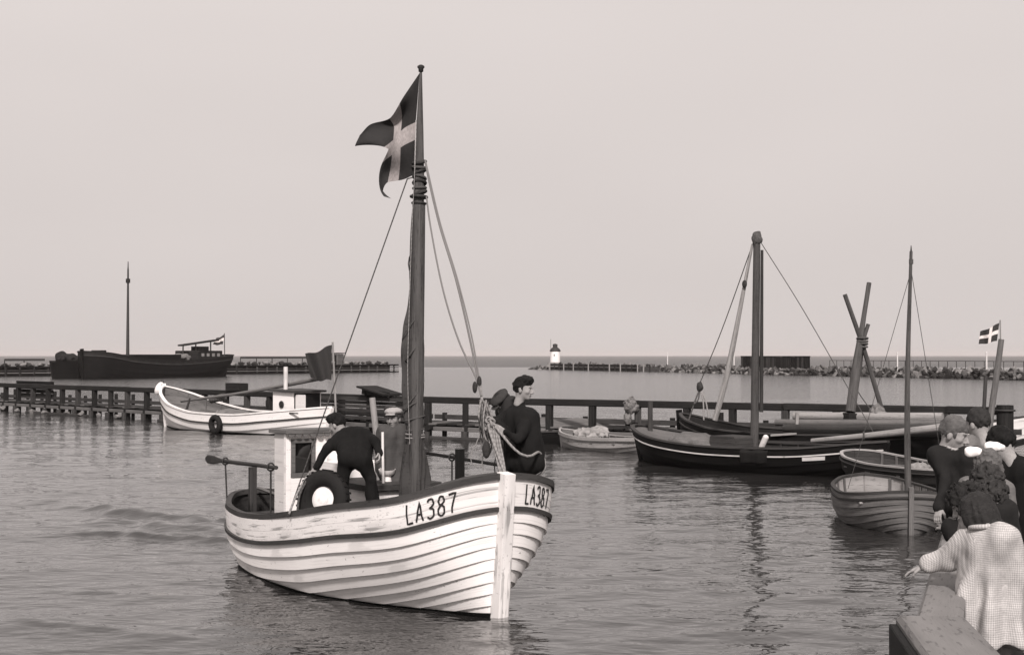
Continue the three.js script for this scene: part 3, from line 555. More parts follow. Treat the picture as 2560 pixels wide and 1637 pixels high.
function hairGeo(style, sd) {
  const nz = (x, y, z) => 0.016 * (noise3(x * 38 + sd, y * 30, z * 38) - 0.5) + 0.012 * (noise3(x * 80 + sd, y * 50, z * 80) - 0.5);
  const f = (x, y, z) => {
    let d = ell(x, y, z, [0, 0.034, -0.016], [0.088, 0.106, 0.108]);
    const face = Math.max(0.03 - z + Math.max(0, y - 0.0) * 0.25, 0) - 0; // keep behind the hairline
    if (style === 'man') { d = smin(d, ell(x, y, z, [0.0, 0.105, 0.035], [0.075, 0.045, 0.07]), 0.03); d = smax(d, Math.min(z - 0.02 - sstep(0.03, 0.075, y) * 0.2, 9), 0.015); d = smax(d, -y - 0.035 + (z < -0.03 ? -0.035 : 0), 0.02); return d + nz(x, y, z); }
    if (style === 'boy') { d = smax(d, z - 0.035 - sstep(0.025, 0.06, y) * 0.2, 0.015); d = smax(d, -y - 0.03 + (z < -0.02 ? -0.04 : 0), 0.02); return d + nz(x, y, z); }
    d = smin(d, ell(x, y, z, [0, -0.06, -0.035], [0.112, 0.115, 0.09]), 0.05);
    d = smax(d, z - 0.045 - sstep(0.03, 0.07, y) * 0.2, 0.02); d = smax(d, -y - (style === 'long' ? 0.165 : 0.125), 0.02);
    if (style === 'long') return d + 0.018 * (noise3(x * 70 + y * 8, y * 7, z * 70) - 0.5) + 0.03 * (noise3(x * 14, y * 9, z * 14 + sd) - 0.5);
    return d + nz(x, y, z) * (style === 'curly' ? 2.6 : 1.5) + (style === 'curly' ? -0.01 : 0);
  };
  return surfNet(f, V(-0.15, -0.21, -0.17), V(0.15, 0.20, 0.16), 0.0085);
}
function capGeo() {
  return surfNet((x, y, z) => { let d = ell(x, y, z, [0, 0.085, -0.01], [0.108, 0.05, 0.128]); d = smax(d, 0.05 - y, 0.012); d = smin(d, ell(x, y, z, [0, 0.052, 0.10], [0.066, 0.008, 0.05]), 0.012); return d + 0.006 * (noise3(x * 30, y * 30, z * 30) - 0.5); }, V(-0.14, 0.02, -0.16), V(0.14, 0.16, 0.18), 0.0085);
}
const bodyMat = new THREE.MeshPhysicalMaterial({ vertexColors: true, roughness: 0.9, specularIntensity: 0.3, map: rep(T.cloth, 1, 1), bumpMap: rep(T.cloth, 1, 1), bumpScale: 0.0015, side: THREE.DoubleSide });
function figure(label, J, o) {
  const base = J.anL.clone().lerp(J.anR, 0.5); base.y = Math.min(J.anL.y, J.anR.y) - 0.07 * (o.s || 1);
  const G = thing('person', label, 'person', base, 0, o.group), s = o.s || 1, j = {};
  for (const k of Object.keys(J)) j[k] = J[k].clone().sub(base);
  const mid = (a, b, t = 0.5) => a.clone().lerp(b, t), top = o.top, leg = o.legs, B = [];
  const nb = mid(j.shL, j.shR), pel = mid(j.hipL, j.hipR), up = nb.clone().sub(pel).normalize();
  nb.addScaledVector(up, 0.03 * s);
  const hd = j.head.clone(), f = o.face.clone().normalize(), hu = (o.headUp || V(0, 1, 0)).clone(), hx = hu.clone().cross(f).normalize(); hu.copy(f).cross(hx);
  B.push(cap(nb, hd.clone().addScaledVector(hu, -0.09 * s).addScaledVector(f, -0.03 * s), 0.062 * s, 0.05 * s, o.collar ?? top, 0.04));
  B.push(cap(j.shL, j.shR, 0.078 * s, 0.078 * s, top, 0.05));
  const wdt = o.bulk || 1;
  for (const [sh, hp] of [[j.shL, j.hipL], [j.shR, j.hipR]]) { const a = mid(sh, nb, 0.42).addScaledVector(up, -0.07 * s), w = mid(a, hp, 0.62); B.push(cap(a, w, 0.12 * s * wdt, 0.108 * s * wdt, top, 0.06), cap(w, mid(hp, pel, 0.2).addScaledVector(up, -0.02 * s), 0.108 * s * wdt, 0.118 * s * wdt, top, 0.06)); }
  if (o.coat) for (const [hp, kn] of [[j.hipL, j.knL], [j.hipR, j.knR]]) { const e = mid(hp, kn, o.coat); B.push(cap(hp, e.addScaledVector(hp.clone().sub(pel).setY(0).normalize(), 0.05 * s), 0.125 * s, 0.15 * s, top, 0.08)); }
  for (const S of ['L', 'R']) {
    B.push(cap(j['sh' + S], j['el' + S], 0.073 * s, 0.055 * s, top, 0.03), cap(j['el' + S], j['wr' + S], 0.055 * s, 0.042 * s, o.bareArm ? skinV : top, 0.02));
    const hp = j['hip' + S], kn = j['kn' + S], an = j['an' + S]; B.push(cap(hp, kn, 0.097 * s, 0.068 * s, leg, 0.04), cap(kn, an, (o.bareLeg ? 0.052 : 0.07) * s, (o.bareLeg ? 0.035 : 0.058) * s, o.bareLeg ? skinV : leg, 0.02));
    const ft = (o.feet || o.face).clone().setY(0).normalize(), heel = an.clone().setY(an.y - 0.035 * s).addScaledVector(ft, -0.05 * s); B.push(cap(heel, an.clone().setY(an.y - 0.045 * s).addScaledVector(ft, 0.15 * s), 0.042 * s, 0.034 * s, 0.02, 0.02));
  }
  const [lo, hi] = bounds(B, 0.05), parts = [surfNet(primField(B, 0.036), lo, hi, 0.0145, primColour(B))];
  for (const S of ['L', 'R']) if (o['hand' + S] !== false) {
    const h = o['hand' + S] || {}, d = h.dir || j['wr' + S].clone().sub(j['el' + S]), H = handPrims(j['wr' + S], d, h.palm || V(0, -1, 0.2), s, h.curl ?? 0.5, S === 'L' ? 1 : -1);
    const [a, b] = bounds(H, 0.012); parts.push(surfNet(primField(H), a, b, 0.0055, () => skinV));
  }
  const hm = new THREE.Matrix4().makeBasis(hx, hu, f).scale(V(s * (o.hs || 1), s * (o.hs || 1), s * (o.hs || 1))).setPosition(hd);
  parts.push(headGeo(o.skin || skinV).applyMatrix4(hm));
  mesh('body', mergeGeometries(parts), bodyMat, G);
  if (o.hair) mesh('hair', hairGeo(o.hair[0], o.hair[2] || 1).applyMatrix4(hm), mat(o.hair[1], { roughness: 0.6, bumpMap: rep(T.wood, 3, 3), bumpScale: 0.004, map: rep(T.wood, 4, 4) }), G);
  if (o.cap) mesh('cap', capGeo().applyMatrix4(hm), mat(o.cap, { roughness: 0.95, map: rep(T.cloth, 1, 1) }), G);
  G.userData.hm = undefined; return { G, j, hm, base };
}

// ---------------------------------------------------------------- the white clinker fishing boat in front
const AL = 33 * Math.PI / 180, BOW = V(-0.084, 0, -14.9);
const boat = thing('fishing_boat', 'white clinker fishing boat with dark rubbing strake and lettered bow, nearest the camera', 'boat', BOW, Math.PI / 2 + AL);
const toL = p => boat.worldToLocal(p.clone()), toW = (s, y, p) => boat.localToWorld(V(s, y, p));
const HB = buildHull(boat, {
  L: 6.75, n: 12, planks: 2, ns: 60, lap: 0.032, rb: 0.16, rs: 0.3,
  wr: mono([0, 0.03, 0.1, 0.25, 0.6, 1.0, 1.5, 2.5, 3.8, 4.8, 5.4, 6.1, 6.5, 6.68, 6.75], [0.0, 0.26, 0.5, 0.76, 0.98, 1.1, 1.2, 1.28, 1.22, 1.06, 0.92, 0.64, 0.42, 0.22, 0]),
  ww: mono([0, 0.1, 0.3, 0.84, 1.6, 2.7, 3.64, 4.8, 5.4, 6.1, 6.75], [0.0, 0.05, 0.14, 0.40, 0.74, 1.05, 1.07, 0.93, 0.74, 0.42, 0.0]),
  yr: mono([0, 0.25, 0.6, 1.6, 2.5, 3.8, 4.8, 6.2, 6.75], [1.46, 1.32, 1.21, 1.06, 0.91, 0.75, 0.70, 0.73, 0.77]),
  yk: mono([0, 0.5, 1.2, 3, 6, 6.75], [-0.35, -0.4, -0.48, -0.5, -0.45, -0.4]),
  drop: s => lerp(0.31, 0.25, s / 6.75), inY: s => lerp(0.74, 0.27, sstep(1.3, 1.36, s)),
  matStrake: M.white, matBul: M.worn, matStem: M.worn, matStern: M.railgrey, matBand: M.railgrey, bandH: 0.045, bandD: 0.06, tarShade: 0.05, capW: s => lerp(0.15, 0.075, sstep(1.5, 4.5, s)), capH: 0.065, capIn: 0.04, matCap: M.railgrey, matIn: M.darkwood, matDeck: M.midwood, stemW: 0.13, stemD: 0.16, stemUp: 0.06, sternW: 0.09, ribs: 18, matRib: M.midwood,
});
// painted number on both bows, brushed on in thin strokes
{
  const glyph = {
    L: [[[0, 1], [0.04, 0], [0.5, 0.02]]], A: [[[0, 0], [0.27, 1], [0.52, 0]], [[0.1, 0.36], [0.43, 0.36]]],
    3: [[[0.03, 0.86], [0.16, 0.98], [0.36, 0.96], [0.45, 0.78], [0.38, 0.6], [0.2, 0.53], [0.4, 0.46], [0.48, 0.27], [0.4, 0.08], [0.2, 0], [0.02, 0.1]]],
    8: [[[0.25, 0.54], [0.08, 0.64], [0.06, 0.84], [0.22, 0.99], [0.4, 0.88], [0.4, 0.66], [0.25, 0.54], [0.05, 0.38], [0.03, 0.14], [0.22, 0], [0.44, 0.12], [0.45, 0.36], [0.25, 0.54]]],
    7: [[[0, 0.95], [0.46, 1.0], [0.22, 0]]],
  };
  const arc = side => { const r = [[0, 0]]; let L = 0, q = HB.P(0, 0.95, side); for (let s = 0.005; s < 2.5; s += 0.005) { const p = HB.P(s, 0.95, side); L += Math.hypot(p.x - q.x, p.z - q.z); r.push([L, s]); q = p; } return a => { let i = 0; while (i < r.length - 2 && r[i + 1][0] < a) i++; return r[i][1]; }; };
  for (const [side, a0, dir, Wd] of [[-1, 1.06, -1, 0.155], [1, 0.31, 1, 0.125]]) {
    const sOf = arc(side), GL = new THREE.Group(); GL.name = 'number_lettering'; GL.userData.label = 'painted dark number LA387 on the bow'; boat.add(GL); const H = 0.195; let a = a0;
    for (const ch of 'LA387') {
      const geos = [];
      for (const st of glyph[ch]) {
        const pts = []; const c = st.length > 4 ? new THREE.CatmullRomCurve3(st.map(p => V(p[0], p[1], 0))).getPoints(30) : st.flatMap((p, i) => i < st.length - 1 ? [0, 0.25, 0.5, 0.75].map(t => V(lerp(p[0], st[i + 1][0], t), lerp(p[1], st[i + 1][1], t), 0)) : [V(p[0], p[1], 0)]);
        const nr = [];
        for (const p of c) { const s = sOf(a + dir * p.x * Wd * 0.92), yr = HB.bandG(s), g = lerp(yr, 1, 0.17 + p.y * 0.66); pts.push(HB.P(s, g, side).addScaledVector(HB.N(s, g, side), 0.0155)); nr.push(HB.N(s, g, side)); }
        geos.push(sweep(pts, nr, 0.019, 0.003));
      }
      mesh('painted_character', geos, M.letter, GL);
      a += dir * Wd * (ch === 'A' ? 0.78 : 0.7);
    }
  }
}
// mast, topmast, rigging
{
  const top = toL(at(1052, 176, 16.52)), foot = V(1.925, 0.25, 0.0), mid = toL(at(1047, 506, 16.50)), hound = toL(at(1047, 492, 16.50));
  mesh('mast', spar([foot, mid], t => lerp(0.084, 0.076, t), 14, 10, 0.06), M.mastwood, boat);
  mesh('topmast', spar([mid.clone().lerp(foot, 0.02), toL(at(1047, 420, 16.51)), toL(at(1049, 320, 16.52)), top], t => t < 0.25 ? lerp(0.062, 0.064, t * 4) : lerp(0.064, 0.014, (t - 0.25) / 0.75), 12, 24, 0.12), M.mastwood, boat);
  mesh('mast_truck', new THREE.LatheGeometry([[0.001, -0.04], [0.028, -0.035], [0.03, 0], [0.042, 0.012], [0.042, 0.03], [0.02, 0.045], [0.001, 0.047]].map(p => new THREE.Vector2(...p)), 14).translate(top.x, top.y + 0.02, top.z), M.dark, boat);
  for (const dv of [0, -0.075]) mesh('mast_hoop', new THREE.TorusGeometry(dv ? 0.078 : 0.092, dv ? 0.014 : 0.018, 8, 22).rotateX(Math.PI / 2 + 0.06).translate(hound.x, hound.y + dv, hound.z), M.iron, boat);
  for (let k = 0; k < 7; k++) { const v = 405 + k * 13; const p = toL(at(1048 + 0.1 * k, v, 16.51)); mesh('rope_seizing', new THREE.TorusGeometry(0.07 + 0.008 * hash2(k, 2), 0.016 + 0.008 * hash2(k, 4), 7, 18).rotateX(Math.PI / 2 + (hash2(k, 1) - 0.5) * 0.9).rotateY(hash2(k, 7) * 6).translate(p.x, p.y, p.z), k % 2 ? M.darkrope : M.midwood, boat); }
  const px = (list) => list.map(([u, v, d]) => toL(at(u, v, d)));
  mesh('forestay', rope(px([[1063, 402, 16.42], [1072, 450, 16.34], [1098, 560, 16.12], [1140, 700, 15.75], [1175, 850, 15.55], [1197, 960, 15.4]]), 0.013), M.stay, boat);
  mesh('forestay', rope(px([[1064, 404, 16.42], [1100, 556, 16.12], [1144, 700, 15.75], [1181, 850, 15.52], [1200, 962, 15.4]]), 0.009), M.stay, boat);
  mesh('forestay', rope(px([[1066, 492, 16.42], [1075, 560, 16.25], [1110, 735, 15.85], [1150, 860, 15.6], [1190, 945, 15.42], [1203, 990, 15.35]]), 0.011), M.stay, boat);
  mesh('stay_lanyard', rope(px([[1199, 955, 15.4], [1206, 1005, 15.35], [1225, 1080, 15.15], [1262, 1184, 14.95]]), 0.016), M.rope, boat);
  mesh('stay_block', new THREE.SphereGeometry(0.045, 10, 8).scale(0.7, 1.5, 0.6).translate(...toL(at(1198, 955, 15.4)).toArray()), M.dark, boat);
  mesh('stay_block', new THREE.SphereGeometry(0.04, 10, 8).scale(0.9, 1.6, 0.6).translate(...toL(at(1187, 968, 15.4)).toArray()), M.dark, boat);
  const foot2 = HB.P(2.62, 1, -1); mesh('shroud', rope([toL(at(1018, 447, 16.50)), toL(at(870, 864, 16.3)), toL(at(790, 1090, 16.35)), foot2], 0.0075), M.darkrope, boat);
  mesh('backstay_lead', rope([toL(at(1045, 440, 16.50)), toL(at(1018, 447, 16.50))], 0.007), M.darkrope, boat);
  // halyard down the fore side of the mast
  mesh('halyard', rope(px([[1041, 300, 16.44], [1038, 395, 16.4], [1030, 560, 16.38], [1022, 800, 16.34], [1019, 930, 16.32], [1024, 1110, 16.34]]), 0.005), M.rope, boat);
}
// bitt, crutches, deckhouse, casing, pipe
{
  mesh('bow_bitt', beam(V(0.9, 0.7, 0), V(0.9, 1.72, 0), 0.085, 0.085), M.black, boat);
  const crutch = (s, side, h, tilt = 0) => { const b = HB.P(s, 1, side); b.y += 0.03; const t = b.clone().add(V(tilt, h, 0)); const r = mesh('oar_crutch', [spar([b, t], 0.012, 7), new THREE.TorusGeometry(0.045, 0.011, 6, 16).rotateY(Math.PI / 2).translate(t.x, t.y + 0.05, t.z)], M.iron, boat); return t; };
  const c1 = crutch(6.15, -1, 0.47, 0.06), c2 = crutch(3.15, -1, 0.53), c3 = crutch(3.2, 1, 0.55), c4 = crutch(1.7, 1, 0.28);
  const dir = c1.clone().sub(c2).normalize(); c1.y += 0.05; c2.y += 0.05; c3.y += 0.05; c4.y += 0.06;
  const O = thing('oar', 'long wooden oar lying in the crutches over the stern quarter', 'oar', boat.localToWorld(c2.clone()));
  const w = (p) => boat.localToWorld(p.clone()).sub(O.position), a = w(c2.clone().addScaledVector(dir, -0.32)), b = w(c1.clone().addScaledVector(dir, 0.2)), e = w(c1.clone().addScaledVector(dir, 1.75));
  mesh('loom', spar([a, b], t => lerp(0.024, 0.028, t), 9), M.midwood, O);
  mesh('blade', gridGeo(8, 10, (u, v) => { const th = u * 2 * Math.PI, wv = lerp(0.028, 0.062, sstep(0, 0.6, v)) * Math.sqrt(Math.max(0.03, 1 - Math.pow(Math.max(0, (v - 0.8) / 0.21), 3))), p = b.clone().lerp(e, v); return p.add(V(0, Math.sin(th) * wv, 0)).add(V(0.55, 0, 0.83).multiplyScalar(Math.cos(th) * lerp(0.028, 0.01, sstep(0, 0.35, v)))); }), M.midwood, O);
  const O2 = thing('pole', 'dark wooden pole lying in the crutches along the far rail behind the bow rope', 'pole', boat.localToWorld(c3.clone()));
  const w2 = p => boat.localToWorld(p.clone()).sub(O2.position), d2 = c4.clone().sub(c3).normalize(); mesh('shaft', spar([w2(c3.clone().addScaledVector(d2, -0.7)), w2(c4.clone().addScaledVector(d2, 0.35))], 0.022, 9), M.darkwood, O2);
  // wheelhouse: small box with a framed window in its front
  const W = new THREE.Group(); W.name = 'wheelhouse'; boat.add(W);
  const s0 = 4.05, s1 = 4.42, p0 = -0.66, p1 = 0.36, y0 = 0.27, y1 = 1.76, wy0 = 1.24, wy1 = 1.66, wp0 = -0.57, wp1 = -0.29;
  const wall = (n, x0, ya, z0, x1, yb, z1, m) => mesh(n, box(x0, ya, z0, x1, yb, z1, 0.03), m, W);
  wall('front_wall', s0, y0, p0 + 0.05, s0 + 0.035, wy0, p1, M.white); wall('front_wall', s0, wy1, p0 + 0.05, s0 + 0.035, y1, p1, M.white);
  wall('front_wall', s0, wy0 + 0.001, p0 + 0.05, s0 + 0.034, wy1 - 0.001, wp0, M.white); wall('front_wall', s0, wy0 + 0.001, wp1, s0 + 0.034, wy1 - 0.001, p1, M.white);
  wall('side_wall', s0 + 0.04, y0, p0, s1, y1, p0 + 0.035, M.offwhite); wall('side_wall', s0 + 0.04, y0, p1 - 0.035, s1, y1, p1, M.offwhite); wall('back_wall', s1 - 0.03, y0, p0 + 0.04, s1, y1, p1 - 0.04, M.offwhite);
  mesh('corner_post', box(s0 - 0.012, y0, p0 - 0.014, s0 + 0.05, y1, p0 + 0.052), M.white, W);
  for (const [a2, b2, c, d] of [[wy0 - 0.03, wy0 + 0.02, wp0 - 0.03, wp1 + 0.03], [wy1 - 0.02, wy1 + 0.03, wp0 - 0.03, wp1 + 0.03]]) mesh('window_frame', box(s0 - 0.018, a2, c, s0 + 0.01, b2, d), M.wood, W);
  for (const z of [wp0, wp1]) mesh('window_frame', box(s0 - 0.016, wy0 + 0.02, z - 0.028, s0 + 0.01, wy1 - 0.02, z + 0.024), M.wood, W);
  mesh('window_pane', box(s0 + 0.012, wy0, wp0, s0 + 0.02, wy1, wp1, 0), M.glass, W);
  mesh('roof', beam(V(s0 - 0.09, y1 + 0.03, (p0 + p1) / 2), V(s1 + 0.08, y1 + 0.02, (p0 + p1) / 2), 1.12, 0.05), M.greyhull, W);
  for (let k = 0; k < 10; k++) mesh('roof_trim', new THREE.CylinderGeometry(0.045, 0.045, 0.012, 10, 1).rotateZ(Math.PI / 2).translate(s0 - 0.075, y1 + 0.0, p0 - 0.02 + (k + 0.5) * 0.1), M.greyhull, W);
  // engine casing and hatches between mast and wheelhouse
  mesh('engine_casing', box(2.35, 0.27, -0.36, 3.95, 1.16, 0.5, 0.03), M.white, boat);
  mesh('casing_lid', box(2.28, 1.16, -0.43, 3.97, 1.23, 0.57), M.railgrey, boat);
  mesh('hatch_box', box(3.3, 1.23, -0.3, 3.95, 1.42, 0.36, 0.04), M.white, boat);
  mesh('ventilator', new THREE.SphereGeometry(0.17, 16, 10, 0, 6.283, 0, 1.6).translate(3.62, 1.41, -0.12), M.white, boat);
  const e0 = toL(at(945, 1190, 17.4)), e1 = toL(at(942, 1110, 17.4)), e2 = toL(at(930, 994, 17.4)); mesh('exhaust_pipe', spar([V(e0.x, 1.2, e0.z), e1, e2], 0.038, 12), M.pipe, boat);
  mesh('stern_cleat', beam(V(6.0, 0.25, -0.3), V(6.0, 1.2, -0.3), 0.1, 0.08), M.midwood, boat);
  mesh('tiller', spar([V(6.55, 0.85, 0.02), V(5.9, 0.8, 0.05), V(5.3, 0.78, 0.1)], 0.025, 8), M.wood, boat);
  mesh('thwart', beam(V(5.35, 0.62, -0.82), V(5.35, 0.62, 0.82), 0.05, 0.2, V(1, 0, 0)), M.midwood, boat);
  mesh('stern_locker', box(5.6, 0.27, -0.42, 6.15, 0.5, 0.42), M.wood, boat);
}
// furled sail and its lashings, wound about the mast
{
  const tb = [[512, 1046, 14], [560, 1043, 15], [737, 1038, 15], [825, 1034, 22], [913, 1030, 25], [1002, 1032, 23], [1046, 1035, 22], [1086, 1037, 18], [1105, 1037, 20], [1150, 1036, 27], [1190, 1036, 33], [1240, 1036, 36]];
  const cu = mono(tb.map(t => t[0]), tb.map(t => t[1])), hw = mono(tb.map(t => t[0]), tb.map(t => t[2]));
  const org = toW(1.925, 1.0, 0), S = thing('furled_sail', 'brownish sail furled and lashed along the lower mast of the white boat', 'sail', org);
  mesh('cloth', gridGeo(64, 90, (a, b) => {
    const v = lerp(512, 1240, b), c = at(cu(v), v, 16.52), r = hw(v) / FPX * 16.52, th = a * Math.PI * 2;
    const fo = 1 + 0.16 * Math.sin(th * 6 + b * 7) * sstep(0.1, 0.4, b) + 0.12 * Math.sin(th * 11 - b * 13) + 0.12 * (noise3(Math.cos(th) * 2, b * 22, Math.sin(th) * 2) - 0.5);
    return c.add(V(Math.cos(th) * r * fo, 0, Math.sin(th) * r * 0.72 * fo - 0.035)).sub(org);
  }, (a, b) => [a * 1.2, b * 3]), M.sail, S);
  { const h = []; for (let i = 0; i <= 60; i++) { const t = i / 60, v = lerp(600, 1060, t), q = at(cu(v), v, 16.52), r = hw(v) / FPX * 16.52 + 0.022, th = 1.2 + t * 15; h.push(q.add(V(Math.cos(th) * r, 0, Math.sin(th) * r * 0.85 - 0.012)).sub(org)); } mesh('lacing_line', rope(h, 0.007), M.darkrope, S); }
  [1010, 1046, 1075, 1086, 1094, 880].forEach((v, k) => { const c = at(cu(v), v, 16.52).sub(org), r = hw(v) / FPX * 16.52 + 0.024; mesh('lashing', new THREE.TorusGeometry(r, 0.009, 6, 26).scale(1, 0.82, 1).rotateX(Math.PI / 2).rotateZ([0.5, 0.25, 0.1, -0.05, 0.05, 0.9][k]).translate(c.x, c.y, c.z - 0.012), k > 2 && k < 5 ? M.rope : M.darkrope, S); });
}
// swallow-tailed flag blowing off the topmast
{
  const c4 = ([x, y]) => [850 + x / 3.08, 140 + y / 3.08];
  const rows = { 0: [[612, 130], [490, 310], [372, 485], [235, 525], [150, 610]], 0.3: [[594, 370], [500, 440], [410, 560], [262, 640], [112, 705]], 0.5: [[580, 560], [490, 605], [402, 690], [330, 742], [250, 745]], 0.75: [[574, 740], [490, 785], [385, 850], [302, 930], [300, 1060]], 1: [[566, 915], [482, 952], [362, 975], [330, 1040], [392, 1098]] };
  const ks = Object.keys(rows).map(Number).sort((a, b) => a - b), cols = [0, 0.25, 0.5, 0.75, 1];
  const fx = cols.map((c, i) => mono(ks, ks.map(k => c4(rows[k][i])[0]))), fy = cols.map((c, i) => mono(ks, ks.map(k => c4(rows[k][i])[1])));
  const pos = (a, b) => { const u = mono(cols, fx.map(f => f(a)))(b), v = mono(cols, fy.map(f => f(a)))(b); const fold = 0.16 * Math.sin(b * 9 + a * 4) * b + 0.08 * Math.sin(a * 10 + b * 5) * Math.min(1, b * 3); return at(u, v, 16.51 - fold - 0.25 * b); };
  const org = at(1046, 320, 16.51), F = thing('swallowtail_flag', 'dark swallow-tailed flag with pale cross blowing from the tall topmast', 'flag', org);
  const ft = (() => { const n = 256, d = new Uint8Array(n * n * 4); for (let j = 0; j < n; j++) for (let i = 0; i < n; i++) { const b = i / n, a = 1 - j / n, cross = Math.abs(a - 0.53) < 0.085 || Math.abs(b - 0.40) < 0.085; const e = 0.85 + 0.15 * pnoise(b * 50, a * 50, 64, 64), c = (cross ? 155 : 38) * e, k = (j * n + i) * 4; d[k] = c; d[k + 1] = c * 0.96; d[k + 2] = c * 0.95; d[k + 3] = 255; } const t = new THREE.DataTexture(d, n, n); t.colorSpace = THREE.SRGBColorSpace; t.magFilter = THREE.LinearFilter; t.needsUpdate = true; return t; })();
  const fm = new THREE.MeshPhysicalMaterial({ map: ft, roughness: 0.95, side: THREE.DoubleSide }), sp = 0.6;
  for (const half of [0, 1]) mesh('tail', gridGeo(40, 24, (b, t) => { const k = b < sp ? 0 : (b - sp) / (1 - sp); const a = half === 0 ? t * lerp(0.5, 0.26, k) : lerp(lerp(0.5, 0.86, k), 1, t); return pos(a, b).sub(org); }, (b, t) => { const k = b < sp ? 0 : (b - sp) / (1 - sp); const a = half === 0 ? t * lerp(0.5, 0.26, k) : lerp(lerp(0.5, 0.86, k), 1, t); return [b, 1 - a]; }), fm, F);
  mesh('hoist_rope', rope([at(1040, 300, 16.45), at(1038, 370, 16.44), at(1036, 440, 16.44)].map(p => p.sub(org)), 0.006), M.offwhite, F);
}
// hemp lines bundled at the bow
{
  const org = at(1212, 1020, 15.35), R = thing('rope_bundle', 'bundle of coiled hemp rope and fishing blocks hanging from the forestay at the bow', 'rope', org), p = (u, v, d = 15.3) => at(u, v, d).sub(org);
  for (let k = 0; k < 15; k++) { const a = rr(1200, 1222), b = a + rr(-10, 16), bot = rr(1080, 1145), dd = rr(15.18, 15.42); mesh('coil', rope([p(1208 + rr(-8, 8), 1003 + rr(-5, 6), dd), p(a - rr(4, 9), 1050, dd - 0.03), p(a - 2, bot - 25, dd), p((a + b) / 2, bot, dd), p(b + 2, bot - 25, dd + 0.03), p(b + rr(2, 6), 1050, dd + 0.04), p(1212 + rr(-8, 8), 1004, dd)], rr(0.009, 0.014)), k % 4 === 0 ? M.darkrope : M.rope, R); }
  for (let k = 0; k < 5; k++) mesh('knot', new THREE.TorusKnotGeometry(0.035, 0.014, 40, 6, 2, 3).rotateY(k * 1.3).translate(...p(1232 + k * 4 - 8, 1054 + k * 9, 15.2).toArray()), M.rope, R);
  for (let k = 0; k < 4; k++) mesh('tackle_line', rope([p(1228 + k * 5, 1062, 15.2), p(1232 + k * 6, 1110, 15.12), p(1243 + k * 5, 1150, 15.05), p(1252 + k * 4, 1190, 14.96)], 0.013), M.rope, R);
  mesh('wooden_block', new THREE.SphereGeometry(0.055, 12, 10).scale(0.8, 1.7, 0.6).translate(...p(1216, 1124, 15.15).toArray()), M.dark, R);
  mesh('loose_end', rope([p(1203, 1075), p(1190, 1110), p(1176, 1140), p(1180, 1160), p(1195, 1168), p(1210, 1163)], 0.006), M.rope, R);
  mesh('loose_end', rope([p(1210, 1120), p(1205, 1160), p(1208, 1176)], 0.008), M.rope, R);
  mesh('loose_end', rope([p(1240, 1140), p(1236, 1165), p(1238, 1185)], 0.008), M.darkrope, R);
  const L = thing('mooring_line', 'thick hemp line looping from the bow ropes round the standing man', 'rope', at(1242, 1078, 15.2)), q = (u, v, d) => at(u, v, d).sub(L.position);
  mesh('line', rope([q(1238, 1066, 15.15), q(1256, 1088, 15.1), q(1276, 1112, 15.08), q(1300, 1134, 15.08), q(1322, 1141, 15.12), q(1338, 1134, 15.25), q(1348, 1131, 15.42), q(1360, 1145, 15.5), q(1363, 1168, 15.5), q(1352, 1186, 15.5), q(1334, 1194, 15.5), q(1322, 1198, 15.48)], 0.015), M.rope, L);
}
// rubber tyre standing inside the rail, lines made fast to it
{
  const c = at(808, 1248, 16.3), Tt = thing('tyre', 'big black rubber tyre with white disc leaning inside the rail of the white boat', 'tyre', c);
  const ax = V(-0.42, 0.16, 0.9).normalize(), q = new THREE.Quaternion().setFromUnitVectors(V(0, 0, 1), ax);
  const prof = []; for (let i = 0; i <= 20; i++) { const t = i / 20 * 2 * Math.PI; prof.push(new THREE.Vector2(0.245 + 0.095 * Math.cos(t) * (Math.cos(t) > 0 ? 1 : 1.05), 0.085 * Math.sin(t))); }
  mesh('casing', new THREE.LatheGeometry(prof, 44).rotateX(Math.PI / 2).applyQuaternion(q), M.rubber, Tt);
  mesh('disc', new THREE.LatheGeometry([[0.001, 0.03], [0.09, 0.028], [0.165, 0.0], [0.165, -0.02]].map(p => new THREE.Vector2(...p)), 32).rotateX(Math.PI / 2).applyQuaternion(q), M.white, Tt);
  for (let k = 0; k < 28; k++) mesh('tread_lug', box(-0.012, -0.05, -0.006, 0.012, 0.05, 0.006).rotateX(Math.PI / 2).translate(0, 0.337, 0).rotateZ(k / 28 * 6.283).applyQuaternion(q), M.rubber, Tt);
  mesh('tyre_line', rope([at(775, 1178, 16.55), at(752, 1215, 16.35), at(735, 1250, 16.25), at(722, 1285, 16.2)].map(p => p.sub(c)), 0.014), M.rope, Tt);
  mesh('tyre_line', rope([at(778, 1180, 16.5), at(764, 1205, 16.35), at(748, 1238, 16.25), at(742, 1290, 16.2)].map(p => p.sub(c)), 0.014), M.darkrope, Tt);
}
{
  const hp = at(958, 1168, 16.95), Hk = thing('white_staff', 'thin white painted staff standing upright beside the man in the pale cap', 'staff', hp.clone());
  mesh('shaft', spar([V(0, -0.25, 0), at(956, 1080, 16.95).sub(hp)], 0.016, 8), M.white, Hk);
  const bp = at(967, 1180, 17.2); const Bn = thing('basin', 'shallow white enamel basin on the engine casing below the white staff', 'basin', bp);
  mesh('bowl', new THREE.LatheGeometry([[0.001, -0.045], [0.05, -0.045], [0.085, -0.01], [0.1, 0.035], [0.104, 0.035], [0.09, -0.015], [0.05, -0.05], [0.001, -0.052]].map(p => new THREE.Vector2(...p)), 24).scale(1, 1, 1).rotateX(0.12), M.white, Bn);
  mesh('foot', new THREE.CylinderGeometry(0.05, 0.06, Math.max(0.05, bp.y - 0.05 - 1.23), 14).translate(0, -(bp.y - 0.05 - 1.23) / 2 - 0.05, 0), M.white, Bn);
}
